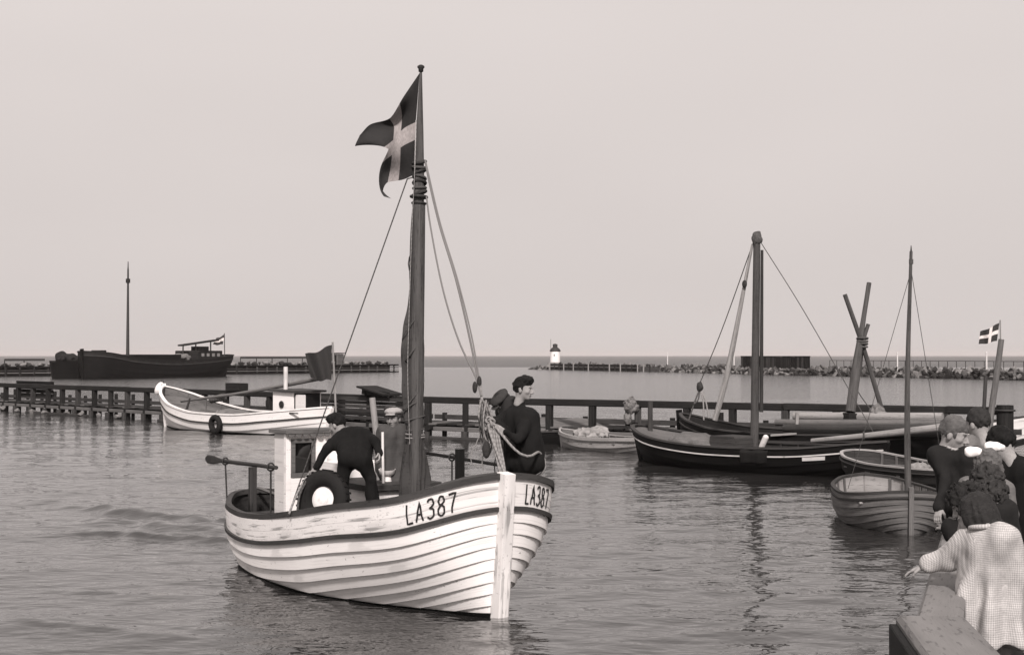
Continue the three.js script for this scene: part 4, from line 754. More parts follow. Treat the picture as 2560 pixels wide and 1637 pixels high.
// crew
{
  const A = (u, v, d) => at(u, v, d);
  const fo = toW(0.72, 0.74, 0.36);  // standing forward, looking to the right
  figure('dark haired man in black sweater standing at the bow looking right', {
    head: A(1309, 972, 15.62), shL: A(1322, 1040, 15.52), shR: A(1280, 1038, 15.75), elL: A(1296, 1098, 15.28), wrL: A(1262, 1080, 15.22), elR: A(1240, 1052, 15.72), wrR: A(1262, 1082, 15.4),
    hipL: A(1330, 1150, 15.5), hipR: A(1294, 1150, 15.64), knL: V(fo.x + 0.09, 1.17, fo.z + 0.05), knR: V(fo.x - 0.09, 1.17, fo.z - 0.05), anL: V(fo.x + 0.09, 0.82, fo.z + 0.05), anR: V(fo.x - 0.09, 0.82, fo.z - 0.05),
  }, { top: 0.012, legs: 0.013, face: V(0.97, -0.08, 0.30), feet: V(0.3, 0, 0.9), hair: ['man', 0.02, 3], bulk: 1.3, handL: { curl: 0.9, palm: V(-0.3, 0, -1) }, handR: { curl: 0.9, palm: V(0.5, 0, -1) } });
  const bd = toW(1.15, 0.74, 0.42);  // half hidden behind him, bent over the ropes
  figure('man in dark jacket bent over behind the dark haired man at the bow', {
    head: A(1258, 1008, 16.0), shL: A(1278, 1012, 15.95), shR: A(1266, 1016, 16.2), elL: A(1262, 1060, 15.9), wrL: A(1250, 1095, 15.8), elR: A(1255, 1065, 16.2), wrR: A(1248, 1100, 16.05),
    hipL: A(1300, 1085, 16.0), hipR: A(1296, 1085, 16.22), knL: V(bd.x + 0.22, 1.17, bd.z - 0.0), knR: V(bd.x + 0.2, 1.17, bd.z - 0.2), anL: V(bd.x + 0.2, 0.82, bd.z), anR: V(bd.x + 0.18, 0.82, bd.z - 0.2),
  }, { top: 0.03, legs: 0.02, face: V(-0.55, -0.7, 0.35), headUp: V(-0.4, 0.8, 0.3), cap: 0.05, hair: ['boy', 0.03, 5], bulk: 1.3, feet: V(-1, 0, 0.3) });
  const m1 = toW(2.5, 0.3, -0.78);
  figure('man in black clothes bending down with spread legs beside the wheelhouse', {
    head: A(842, 1062, 16.75), shL: A(861, 1086, 16.6), shR: A(910, 1088, 16.5), elL: A(818, 1120, 16.4), wrL: A(790, 1168, 16.42), elR: A(940, 1106, 16.35), wrR: A(946, 1134, 16.25),
    hipL: A(868, 1146, 16.3), hipR: A(908, 1146, 16.3), knL: A(856, 1204, 16.32), knR: A(926, 1198, 16.28), anL: V(A(846, 1260, 16.35).x, 0.38, -16.35), anR: V(A(946, 1260, 16.3).x, 0.38, -16.3),
  }, { top: 0.010, legs: 0.010, face: V(-0.75, -0.35, -0.35), hair: ['man', 0.02, 9], feet: V(-0.4, 0, -0.8), bulk: 0.98, handL: { curl: 0.8, palm: V(0.4, -0.3, -1) }, handR: { curl: 0.7, palm: V(-1, 0, 0) } });
  const m2 = toW(2.55, 0.3, 0.62);
  figure('man in pale flat cap and grey coat standing behind the mast', {
    head: A(983, 1046, 17.35), shL: A(958, 1078, 17.3), shR: A(1011, 1078, 17.45), elL: A(955, 1125, 17.35), wrL: A(956, 1165, 17.25), elR: A(1014, 1128, 17.4), wrR: A(1008, 1168, 17.3),
    hipL: A(968, 1165, 17.35), hipR: A(1000, 1165, 17.42), knL: V(m2.x - 0.09, 0.75, -17.35), knR: V(m2.x + 0.09, 0.75, -17.42), anL: V(m2.x - 0.09, 0.38, -17.35), anR: V(m2.x + 0.09, 0.38, -17.42),
  }, { top: 0.075, legs: 0.02, coat: 0.35, face: V(-0.35, -0.05, 0.93), cap: 0.36, hair: ['boy', 0.08, 2], bulk: 1.15, skin: 0.25, handL: { curl: 1.0, palm: V(0, 0, -1) } });
}

// ---------------------------------------------------------------- other craft
const flagTex = (fn) => { const n = 128, d = new Uint8Array(n * n * 4); for (let j = 0; j < n; j++) for (let i = 0; i < n; i++) { const c = fn(i / n, 1 - j / n) * (0.88 + 0.12 * pnoise(i / n * 40, j / n * 40, 64, 64)), k = (j * n + i) * 4; d[k] = c; d[k + 1] = c * 0.965; d[k + 2] = c * 0.95; d[k + 3] = 255; } const t = new THREE.DataTexture(d, n, n); t.colorSpace = THREE.SRGBColorSpace; t.magFilter = THREE.LinearFilter; t.needsUpdate = true; return t; };
function flag(name, label, corners, depth, amp, fn) { // corners: hoist top, fly top, fly bottom, hoist bottom in photo pixels
  const [a, b, c, d] = corners, org = at(a[0], a[1], depth), F = thing(name, label, 'flag', org);
  const m = new THREE.MeshPhysicalMaterial({ map: flagTex(fn), roughness: 0.95, side: THREE.DoubleSide });
  mesh('cloth', gridGeo(24, 14, (s, t) => { const u = lerp(lerp(a[0], b[0], s), lerp(d[0], c[0], s), t), v = lerp(lerp(a[1], b[1], s), lerp(d[1], c[1], s), t); const w = amp * Math.sin(s * 8 + t * 2) * Math.min(1, s * 3); const p = at(u, v, depth + w); p.y += amp * 0.35 * Math.sin(s * 7 + 1) * Math.min(1, s * 3) * (corners.still ? 0 : 1); return p.sub(org); }, (s, t) => [s, 1 - t]), m, F);
  return F;
}
// white boat lying along the jetty
{
  const bow = V((409 - 1280) / FPX * 55.2, 0, -55.2), st = V((826 - 1280) / FPX * 48.4, 0, -48.4), L = bow.distanceTo(st);
  const B = placeBoat('motor_boat', 'white motor boat with small cabin and long boom moored along the timber jetty', bow, st), l = p => B.worldToLocal(p.clone());
  const H = buildHull(B, {
    L, n: 7, planks: 1, ns: 36, lap: 0.03, rb: 0.35, rs: 0.4,
    wr: mono([0, 0.3, 1, 2.5, 5, 7.5, 9, L - 0.15, L], [0, 0.35, 0.8, 1.25, 1.4, 1.25, 0.85, 0.3, 0]), ww: mono([0, 1, 2.5, 5, 7.5, 9, L], [0, 0.4, 0.95, 1.2, 1.0, 0.5, 0]),
    yr: mono([0, 0.8, 2, 4, 6, 8, L], [1.55, 1.28, 0.92, 0.66, 0.64, 0.78, 0.97]), yk: () => -0.6, drop: s => 0.3, inY: () => 0.2,
    tarShade: 0.06, matStrake: M.white, matBand: M.railgrey, bandH: 0.05, capW: 0.12, capH: 0.05, matCap: M.white, matIn: M.greyhull, matDeck: M.greyhull, stemW: 0.14, stemD: 0.16, stemUp: 0.1, sternW: 0.12, ribs: 14, matRib: M.wood,
  });
  const G = new THREE.Group(); G.name = 'cabin'; B.add(G); const c0 = l(at(672, 1010, 50.6)), c1 = l(at(738, 1010, 49.6));
  const x0 = 7.65, x1 = 8.75; 
  const cab = box(x0, 0.2, -0.62, x1, 1.50, 0.62, 0.03);
  mesh('cabin_wall', cab, M.white, G); mesh('cabin_roof', beam(V(x0 - 0.15, 1.54, 0), V(x1 + 0.15, 1.5, 0), 1.5, 0.07), M.railgrey, G);
  mesh('porthole', new THREE.CylinderGeometry(0.1, 0.1, 0.05, 18).rotateX(Math.PI / 2).translate(x0 + 0.5, 1.05, 0.63), M.glass, G); mesh('porthole_ring', new THREE.TorusGeometry(0.11, 0.02, 6, 20).translate(x0 + 0.5, 1.05, 0.645), M.iron, G);
  mesh('doorway', box(x1 - 0.02, 0.35, -0.56, x1 + 0.025, 1.44, 0.56), M.black, G); mesh('door_leaf', box(x1 + 0.03, 0.4, 0.50, x1 + 0.55, 1.40, 0.53), M.offwhite, G);
  const sp = l(at(715, 950, 50.2)); mesh('stove_pipe', spar([V(7.95, 1.5, 0.3), V(7.95, 2.4, 0.3)], 0.075, 10), M.offwhite, B); mesh('pipe_cowl', new THREE.SphereGeometry(0.12, 12, 8).scale(1, 0.7, 1).translate(7.95, 2.42, 0.3), M.black, B);
  mesh('boom', spar([at(452, 1003, 54).sub(B.position), at(620, 980, 51.5).sub(B.position), at(820, 942, 48.5).sub(B.position)].map(p => B.worldToLocal(p.add(B.position))), t => lerp(0.05, 0.075, t), 10), M.wood, B);
  mesh('boom_crutch', beam(l(at(460, 1040, 53.6)), l(at(474, 996, 53.6)), 0.07, 0.07), M.midwood, B);
  mesh('boom_lashing', spar([l(at(527, 1000, 53)), l(at(560, 992, 52.6))], 0.13, 8, 6, 0.5), M.darkrope, B);
  mesh('fore_hatch', box(2.2, 0.3, -0.5, 3.3, 0.62, 0.5), M.wood, B); mesh('net_heap', surfNet((x, y, z) => ell(x, y, z, [0, 0, 0], [1.0, 0.35, 0.6]) + 0.14 * (noise3(x * 5, y * 5, z * 5) - 0.5), V(-1.2, -0.5, -0.8), V(1.2, 0.5, 0.8), 0.07).translate(4.6, 0.45, 0.1), M.net, B);
  mesh('scupper', box(8.9, 0.76, 0.86, 9.35, 0.80, 0.90).rotateY(0), M.black, B);
  mesh('brace', beam(l(at(688, 985, 50.4)), l(at(722, 1028, 49.2)), 0.06, 0.06), M.midwood, B);
  const fs = V(L - 0.35, 0.5, 0.1), ftop = l(at(831, 855, 48.5)); mesh('ensign_staff', spar([l(at(840, 1045, 48.5)), ftop], 0.035, 8), M.palewood, B);
  flag('dark_flag', 'drooping dark flag on the stern staff of the white motor boat', [[829, 862], [762, 888], [776, 948], [828, 950]], 48.45, 0.16, (b, a) => 46);
  const T2 = thing('tyre_fender', 'black tyre fender hung on the side of the white motor boat', 'tyre', l2w(B, V(5.4, 0.30, 1.42)), B.rotation.y); function l2w(b, p) { return b.localToWorld(p.clone()); }
  mesh('casing', new THREE.TorusGeometry(0.25, 0.11, 10, 24), M.rubber, T2); mesh('lanyard', rope([V(0, 0.3, 0), V(0, 0.42, -0.03), V(0, 0.5, -0.1)], 0.015), M.rope, T2);
  // white fender on the jetty beside the stem
  const wf = thing('white_float', 'white oval float hung on the jetty post beside the motor boat stem', 'float', at(397, 971, 57.4)); mesh('float_body', new THREE.SphereGeometry(0.2, 14, 10).scale(0.8, 1.4, 0.8).rotateZ(-0.45), M.white, wf); mesh('float_eye', new THREE.TorusGeometry(0.05, 0.018, 6, 12).translate(0.13, 0.28, 0), M.iron, wf); mesh('float_line', rope([V(0.1, 0.25, 0), V(0.1, 0.1, -0.25), V(0.1, -0.1, -0.5)], 0.02), M.rope, wf);
}
// black open boat with the stout mast
{
  const bow = V((1589 - 1280) / FPX * 37.4, 0, -37.4), st = V((2215 - 1280) / FPX * 31.6, 0, -31.6), L = bow.distanceTo(st);
  const B = placeBoat('black_boat', 'black tarred open boat with pale rail line and stout bare mast', bow, st), l = p => B.worldToLocal(p.clone());
  const H = buildHull(B, {
    L, n: 7, planks: 1, ns: 36, lap: 0.016, rb: 0.4, rs: 0.35,
    wr: mono([0, 0.15, 0.5, 1.2, 2.5, 4, 5.5, 6.8, L - 0.1, L], [0, 0.3, 0.6, 0.95, 1.18, 1.22, 1.1, 0.7, 0.25, 0]), ww: mono([0, 0.6, 1.5, 3, 5, 6.5, L], [0, 0.3, 0.7, 1.0, 0.95, 0.5, 0]),
    yr: mono([0, 0.7, 1.8, 3.5, 5.5, L], [0.92, 0.78, 0.64, 0.56, 0.60, 0.82]), yk: () => -0.5, drop: () => 0.17, inY: () => 0.12,
    matStrake: M.tar, matBul: M.tar, matBand: M.offwhite, bandH: 0.028, bandD: 0.03, capW: 0.11, capH: 0.04, matCap: M.midwood, matIn: M.midwood, matDeck: M.darkwood, stemW: 0.12, stemD: 0.12, stemUp: 0.06, sternW: 0.1, ribs: 14, matRib: M.midwood,
  });
  const foot = l(at(1886, 1090, 34.9)), top = l(at(1893, 600, 34.9)); foot.y = 0.15;
  mesh('mast', spar([foot, top], t => lerp(0.105, 0.088, t), 14, 12, 0.06), M.mastwood, B);
  mesh('mast_head', surfNet((x, y, z) => ell(x, y, z, [0, 0, 0], [0.13, 0.2, 0.12]) + 0.05 * (noise3(x * 16, y * 16, z * 16) - 0.5), V(-0.2, -0.3, -0.2), V(0.2, 0.3, 0.2), 0.025).translate(top.x, top.y + 0.02, top.z), M.darkrope, B);
  mesh('lowered_sprit', spar([l(at(1906, 625, 34.7)), l(at(1904, 1030, 34.7))], t => lerp(0.035, 0.05, t), 9), M.dark, B);
  mesh('gaff_spar', spar([l(at(1788, 1050, 35.6)), l(at(1815, 950, 35.4)), l(at(1882, 610, 34.95))], t => t < 0.4 ? 0.07 : lerp(0.07, 0.03, (t - 0.4) / 0.6), 9, 24), M.palewood, B);
  mesh('block', new THREE.SphereGeometry(0.07, 10, 8).scale(1, 1.4, 0.7).translate(...l(at(1862, 710, 35.0)).toArray()), M.dark, B);
  mesh('forestay', rope([l(at(1884, 606, 34.9)), l(at(1800, 838, 36.2)), l(at(1745, 970, 36.9))], 0.012), M.darkrope, B);
  mesh('backstay', rope([l(at(1903, 606, 34.9)), l(at(2000, 760, 34.0)), l(at(2110, 950, 33.0))], 0.010), M.darkrope, B);
  mesh('backstay', rope([l(at(2110, 950, 33.0)), l(at(2190, 1090, 32.4))], 0.010), M.darkrope, B);
  mesh('tackle_block', surfNet((x, y, z) => ell(x, y, z, [0, 0, 0], [0.09, 0.15, 0.08]) + 0.03 * (noise3(x * 20, y * 20, z * 20) - 0.5), V(-0.15, -0.2, -0.15), V(0.15, 0.2, 0.15), 0.025).translate(...l(at(1750, 968, 36.8)).toArray()), M.dark, B);
  for (const [u, v] of [[1735, 1010], [1722, 1052], [1760, 1050], [1772, 1045]]) mesh('tackle_line', rope([l(at(1750, 972, 36.8)), l(at((1750 + u) / 2 + 3, 1000, 36.7)), l(at(u, v, 36.6))], 0.02), u < 1740 ? M.darkrope : M.rope, B);
  mesh('bow_post', beam(l(at(1626, 1086, 37.0)), l(at(1626, 1002, 37.0)), 0.13, 0.12), M.midwood, B);
  mesh('foredeck', gridGeo(10, 8, (a, b) => { const s = 0.15 + a * 1.75, p = H.P(s, 0.97, 1); return V(p.x, p.y + 0.02 * (1 - (2 * b - 1) ** 2), (2 * b - 1) * (p.z - 0.02)); }, (a, b) => [a, b]), M.wood, B);
  for (const s of [2.6, 4.1, 5.6]) { const p = H.P(s, 0.85, 1); mesh('thwart', beam(V(s, p.y, -p.z), V(s, p.y, p.z), 0.04, 0.24, V(1, 0, 0)), M.midwood, B); }
  mesh('engine_box', box(2.9, 0.15, -0.4, 3.7, 0.78, 0.4), M.midwood, B); mesh('canvas_heap', surfNet((x, y, z) => ell(x, y, z, [0, 0, 0], [0.75, 0.34, 0.5]) + 0.12 * (noise3(x * 6, y * 6, z * 6) - 0.5), V(-0.9, -0.45, -0.65), V(0.9, 0.45, 0.65), 0.05).translate(2.25, 0.5, 0.3), M.greyhull, B);
  mesh('hanging_tarpaulin', gridGeo(12, 10, (a, b) => { const s = 4.55 + a * 0.75, g = lerp(1.0, 0.72, b), p = H.P(s, g, 1).addScaledVector(H.N(s, g, 1), 0.05 + 0.02 * Math.sin(a * 12)); if (b < 0.2) { p.z -= 0.12 * (1 - b / 0.2); p.y += 0.05; } return p; }), M.black, B);
  for (const [s, w] of [[0.3, 0.12], [6.15, 0.5]]) mesh('painted_patch', gridGeo(6, 2, (a, b) => { const ss = s + a * w, g = lerp(0.83, 0.76, b); return H.P(ss, g, 1).addScaledVector(H.N(ss, g, 1), 0.03); }), M.offwhite, B);
  mesh('white_fender', new THREE.CapsuleGeometry(0.07, 0.25, 6, 12).rotateZ(-0.5).translate(...l(at(1910, 1105, 34.0)).toArray()), M.offwhite, B);
  const Sp = thing('long_spar', 'long pale spar lying along the after end of the black boat', 'spar', at(2030, 1102, 33.3)), q = (u, v, d) => at(u, v, d).sub(Sp.position);
  mesh('spar_pole', spar([q(2030, 1102, 33.2), q(2160, 1090, 32.4), q(2360, 1068, 31.6)], t => lerp(0.055, 0.09, t), 10, 20), M.palewood, Sp); mesh('spar_lashing', new THREE.TorusGeometry(0.09, 0.02, 6, 16).rotateY(1.4).translate(...q(2160, 1090, 32.4).toArray()), M.darkrope, Sp);
}
// dark cargo boat inside it, loaded with spars; sheer-legs standing on it
{
  const bow = V((1701 - 1280) / FPX * 38.9, 0, -38.9), st = V(10.6, 0, -34.6), L = bow.distanceTo(st);
  const B = placeBoat('dark_boat', 'dark wooden boat between the black boat and the jetty, loaded with spars', bow, st), l = p => B.worldToLocal(p.clone());
  buildHull(B, {
    L, n: 6, planks: 1, ns: 30, rb: 0.1, rs: 0.3, lap: 0.016, wr: mono([0, 0.15, 0.6, 1.4, 3, 5, 6.5, L - 0.1, L], [0, 0.3, 0.7, 1.0, 1.15, 1.15, 0.8, 0.3, 0]), ww: mono([0, 0.8, 2, 4, 6, L], [0, 0.5, 0.9, 1.0, 0.7, 0]),
    yr: mono([0, 0.6, 1.6, 3.5, 5.5, L], [1.16, 0.98, 0.8, 0.74, 0.8, 1.0]), yk: () => -0.5, drop: () => 0.16, inY: () => 0.3, matStrake: M.tar, matBand: M.midwood, bandH: 0.03, capW: 0.1, capH: 0.04, matCap: M.midwood, matIn: M.darkwood, stemW: 0.1, stemUp: 0.1, sternW: 0.1,
  });
  for (const [u0, v0, u1, v1, d0, d1, r, m, nm] of [[1985, 1040, 2358, 1044, 36.4, 34.4, 0.12, M.palewood, 'pale'], [1940, 1056, 2362, 1060, 36.4, 34.1, 0.10, M.wood, 'brown'], [1960, 1070, 2366, 1072, 36.1, 33.8, 0.11, M.midwood, 'dark'], [1985, 1084, 2372, 1086, 35.8, 33.5, 0.11, M.tar, 'blackish']]) {
    const a = at(u0, v0, d0), S = thing('stacked_spar', nm + ' round spar lying in the stack along the dark boat', 'spar', a, 0, 'spars stacked on the dark boat'); mesh('spar_pole', spar([V(0, 0, 0), at(u1, v1, d1).sub(a)], t => r * lerp(0.85, 1.05, t), 12, 12, 0.08), m, S);
  }
  mesh('pale_stanchion', beam(l(at(1992, 1086, 36.0)), l(at(1994, 1032, 36.0)), 0.11, 0.08), M.palehull, B); mesh('pale_plank', beam(l(at(1930, 1088, 36.0)), l(at(1994, 1084, 35.7)), 0.2, 0.05), M.palehull, B);
  const p = at(2152, 848, 36.0), G = thing('sheer_legs', 'crossed wooden poles lashed together standing above the spar stack', 'poles', V(p.x, 0.95, p.z));
  const q = (u, v, d) => at(u, v, d).sub(G.position);
  mesh('pole', spar([q(2127, 1030, 35.5), q(2152, 848, 36.0), q(2174, 707, 36.3)], t => lerp(0.125, 0.06, sstep(0.2, 0.8, t)), 10, 20, 0.06), M.mastwood, G);
  mesh('pole', spar([q(2207, 1028, 36.0), q(2163, 880, 36.0), q(2113, 736, 35.9)], t => lerp(0.06, 0.055, t), 10, 20), M.mastwood, G);
  mesh('pole', spar([q(2150, 930, 36.15), q(2160, 850, 36.1), q(2172, 810, 36.1)], 0.05, 9, 10), M.mastwood, G);
  for (let k = 0; k < 4; k++) mesh('lashing', new THREE.TorusGeometry(0.13 - 0.005 * k, 0.03, 6, 16).rotateX(1.45 + 0.15 * (k % 2)).translate(...q(2157, 846 + k * 7, 36.0).toArray()), M.darkrope, G);
  mesh('guy_rope', rope([q(2120, 930, 36.0), q(2150, 985, 35.8), q(2190, 1040, 35.6)], 0.014), M.darkrope, G);
  mesh('foot_chock', beam(q(2115, 1040, 35.5), q(2230, 1046, 35.9), 0.3, 0.16), M.darkwood, G);
  const C = thing('canvas_bundle', 'lashed heap of canvas and rope beside the crossed poles', 'bundle', at(2196, 1035, 35.4)); mesh('canvas', surfNet((x, y, z) => ell(x, y, z, [0, 0, 0], [0.22, 0.26, 0.2]) + 0.1 * (noise3(x * 10, y * 10, z * 10) - 0.5), V(-0.35, -0.35, -0.3), V(0.35, 0.35, 0.3), 0.035), M.net, C); mesh('tie', new THREE.TorusGeometry(0.2, 0.02, 6, 18).rotateX(1.3), M.rope, C);
}
// small pale rowing boat with net heap, dark punt behind it
{
  const bow = V((1402 - 1280) / FPX * 43.2, 0, -43.2), st = V((1620 - 1280) / FPX * 39.9, 0, -39.9), L = bow.distanceTo(st);
  const B = placeBoat('rowing_boat', 'small pale grey rowing boat holding a heap of net by the jetty', bow, st);
  const H = buildHull(B, { L, n: 5, planks: 1, ns: 26, lap: 0.022, rb: 0.15, wr: mono([0, 0.2, 0.7, 1.8, 3, L - 0.1, L], [0, 0.22, 0.5, 0.72, 0.66, 0.4, 0]), ww: mono([0, 0.8, 1.8, 3, L], [0, 0.35, 0.6, 0.5, 0]), yr: mono([0, 0.8, 2, L], [0.52, 0.42, 0.36, 0.42]), yk: () => -0.25, drop: () => 0.07, inY: () => 0.05, matStrake: M.palehull, matBand: M.greyhull, bandH: 0.025, capW: 0.06, capH: 0.03, matCap: M.palehull, matIn: M.greyhull, stemW: 0.07, stemD: 0.08, sternW: 0.07, ribs: 9 });
  for (const s of [1.2, 2.3, 3.2]) { const p = H.P(s, 0.75, 1); mesh('thwart', beam(V(s, p.y, -p.z), V(s, p.y, p.z), 0.03, 0.2, V(1, 0, 0)), M.wood, B); }
  const N = thing('net_heap', 'heaped pale fishing net piled in the small rowing boat', 'net', B.localToWorld(V(1.5, 0.38, 0.1)), B.rotation.y); mesh('netting', surfNet((x, y, z) => smin(ell(x, y, z, [0.1, 0, 0], [0.7, 0.24, 0.42]), ell(x, y, z, [0.45, 0.1, 0], [0.3, 0.2, 0.3]), 0.1) + 0.13 * (noise3(x * 8, y * 8, z * 8) - 0.5) + 0.05 * (noise3(x * 20, y * 20, z * 20) - 0.5), V(-0.8, -0.35, -0.6), V(1.0, 0.45, 0.6), 0.035), mat(0.38, { map: T.rock, roughness: 1 }), N);
  const pp = at(1368, 1096, 44.2), Pn = thing('punt', 'low dark flat punt lying against the jetty behind the bow man', 'boat', V(pp.x - 0.1, 0, pp.z), 0.55);
  mesh('punt_hull', [beam(V(-1.4, 0.12, 0), V(0.75, 0.12, 0), 1.0, 0.5)], M.tar, Pn); mesh('punt_coaming', beam(V(-1.4, 0.40, 0.48), V(0.77, 0.40, 0.48), 0.06, 0.05), M.midwood, Pn);
  const cb = at(1490, 1062, 46.4), Cb = thing('covered_boat', 'low grey tarpaulin covered boat seen between the jetty posts', 'boat', V(cb.x, 0, cb.z), 0.5);
  mesh('cover', gridGeo(24, 10, (a, b) => { const x = lerp(-2.3, 2.2, a), w = 0.75 * Math.sqrt(Math.max(0.02, 1 - (2 * a - 1) ** 4)); const t = (b - 0.5) * 2; return V(x, 0.30 + (0.30 + 0.16 * (1 - a)) * (1 - t * t) + 0.03 * Math.sin(a * 22), t * w); }), M.greyhull, Cb);
  mesh('hull_side', gridGeo(24, 4, (a, b) => { const x = lerp(-2.3, 2.2, a), w = 0.75 * Math.sqrt(Math.max(0.02, 1 - (2 * a - 1) ** 4)); return V(x, lerp(0.33, -0.2, b), w * lerp(1, 0.8, b)); }), M.midwood, Cb);
}
// rowing boat with pale rim, and the bow-on dinghy with its mast
{
  const bow = V((2134 - 1280) / FPX * 31.4, 0, -31.4), st = V(8.75, 0, -27.4), L = bow.distanceTo(st);
  const B = placeBoat('rowing_boat', 'dark rowing boat with pale rim and thwarts lying astern of the black boat', bow, st);
  const H = buildHull(B, { L, n: 5, planks: 1, ns: 30, lap: 0.018, rb: 0.1, wr: mono([0, 0.08, 0.3, 0.9, 2, 3.2, L - 0.1, L], [0, 0.28, 0.5, 0.72, 0.8, 0.7, 0.3, 0]), ww: mono([0, 0.6, 1.8, 3, L], [0, 0.4, 0.65, 0.5, 0]), yr: mono([0, 0.8, 2, L], [0.66, 0.56, 0.5, 0.52]), yk: () => -0.25, drop: () => 0.08, inY: () => 0.12, matStrake: M.darkwood, matBand: M.midwood, bandH: 0.02, capW: 0.07, capH: 0.035, matCap: M.palehull, matIn: M.midwood, stemW: 0.07, sternW: 0.07, ribs: 12, matRib: M.wood });
  for (const s of [0.9, 1.9, 2.9]) { const p = H.P(s, 0.78, 1); mesh('thwart', beam(V(s, p.y, -p.z), V(s, p.y, p.z), 0.03, 0.2, V(1, 0, 0)), M.wood, B); }
  const N = thing('small_net', 'small heap of pale net hanging over the rim of the pale rimmed rowing boat', 'net', at(2302, 1172, 28.2)); mesh('netting', surfNet((x, y, z) => ell(x, y, z, [0, 0, 0], [0.3, 0.13, 0.22]) + 0.09 * (noise3(x * 14, y * 14, z * 14) - 0.5), V(-0.42, -0.22, -0.32), V(0.42, 0.22, 0.32), 0.025), mat(0.3, { map: T.rock, roughness: 1 }), N); mesh('net_line', rope([V(-0.3, 0, 0.1), V(0, 0.06, 0.15), V(0.4, 0.05, 0)], 0.012), M.rope, N);
}
{
  const bow = V((2276 - 1280) / FPX * 21.9, 0, -21.9), B = thing('dinghy', 'bare wood clinker dinghy with tall thin mast, bow towards the camera', 'boat', bow, Math.PI / 2 - 0.06);
  const H = buildHull(B, { L: 3.9, n: 9, planks: 1, ns: 34, lap: 0.024, rb: 0.06, rs: 0.1, wr: mono([0, 0.05, 0.15, 0.4, 0.8, 1.5, 2.6, 3.5, 3.9], [0, 0.2, 0.38, 0.62, 0.78, 0.85, 0.78, 0.5, 0]), ww: mono([0, 0.1, 0.3, 0.8, 1.6, 2.6, 3.5, 3.9], [0, 0.1, 0.28, 0.6, 0.74, 0.66, 0.35, 0]), yr: mono([0, 0.5, 1.5, 2.8, 3.9], [0.64, 0.56, 0.49, 0.5, 0.6]), yk: () => -0.28, drop: () => 0.075, inY: () => 0.1, matStrake: M.greyhull, matBand: M.midwood, bandH: 0.025, capW: 0.07, capH: 0.035, matCap: M.midwood, matIn: M.palehull, matDeck: M.wood, stemW: 0.07, stemD: 0.1, stemUp: 0.08, sternW: 0.07, ribs: 12, matRib: M.wood });
  for (const s of [0.55, 1.6, 2.6]) { const p = H.P(s, 0.85, 1); mesh('thwart', beam(V(s, p.y, -p.z), V(s, p.y, p.z), 0.03, 0.22, V(1, 0, 0)), s < 1 ? M.palehull : M.wood, B); }
  const a = B.worldToLocal(at(2275, 1190, 22.1)), b = B.worldToLocal(at(2279, 628, 22.1)); a.set(0.18, 0.15, 0);
  mesh('mast', spar([a, V(0.2, 2.2, 0.0), b], t => lerp(0.058, 0.024, t), 12, 24, 0.05), M.mastwood, B); mesh('mast_tip', spar([b, b.clone().add(V(0, 0.09, 0))], t => lerp(0.014, 0.005, t), 6), M.darkwood, B);
  mesh('mast_seizing', spar([B.worldToLocal(at(2279, 660, 22.1)), B.worldToLocal(at(2279, 648, 22.1))], 0.034, 8), M.darkrope, B);
  mesh('shroud', rope([b.clone().add(V(0, -0.3, 0)), V(1.0, 0.6, -0.78)], 0.005), M.darkrope, B); mesh('shroud', rope([b.clone().add(V(0, -0.3, 0)), V(1.0, 0.6, 0.78)], 0.005), M.darkrope, B);
}
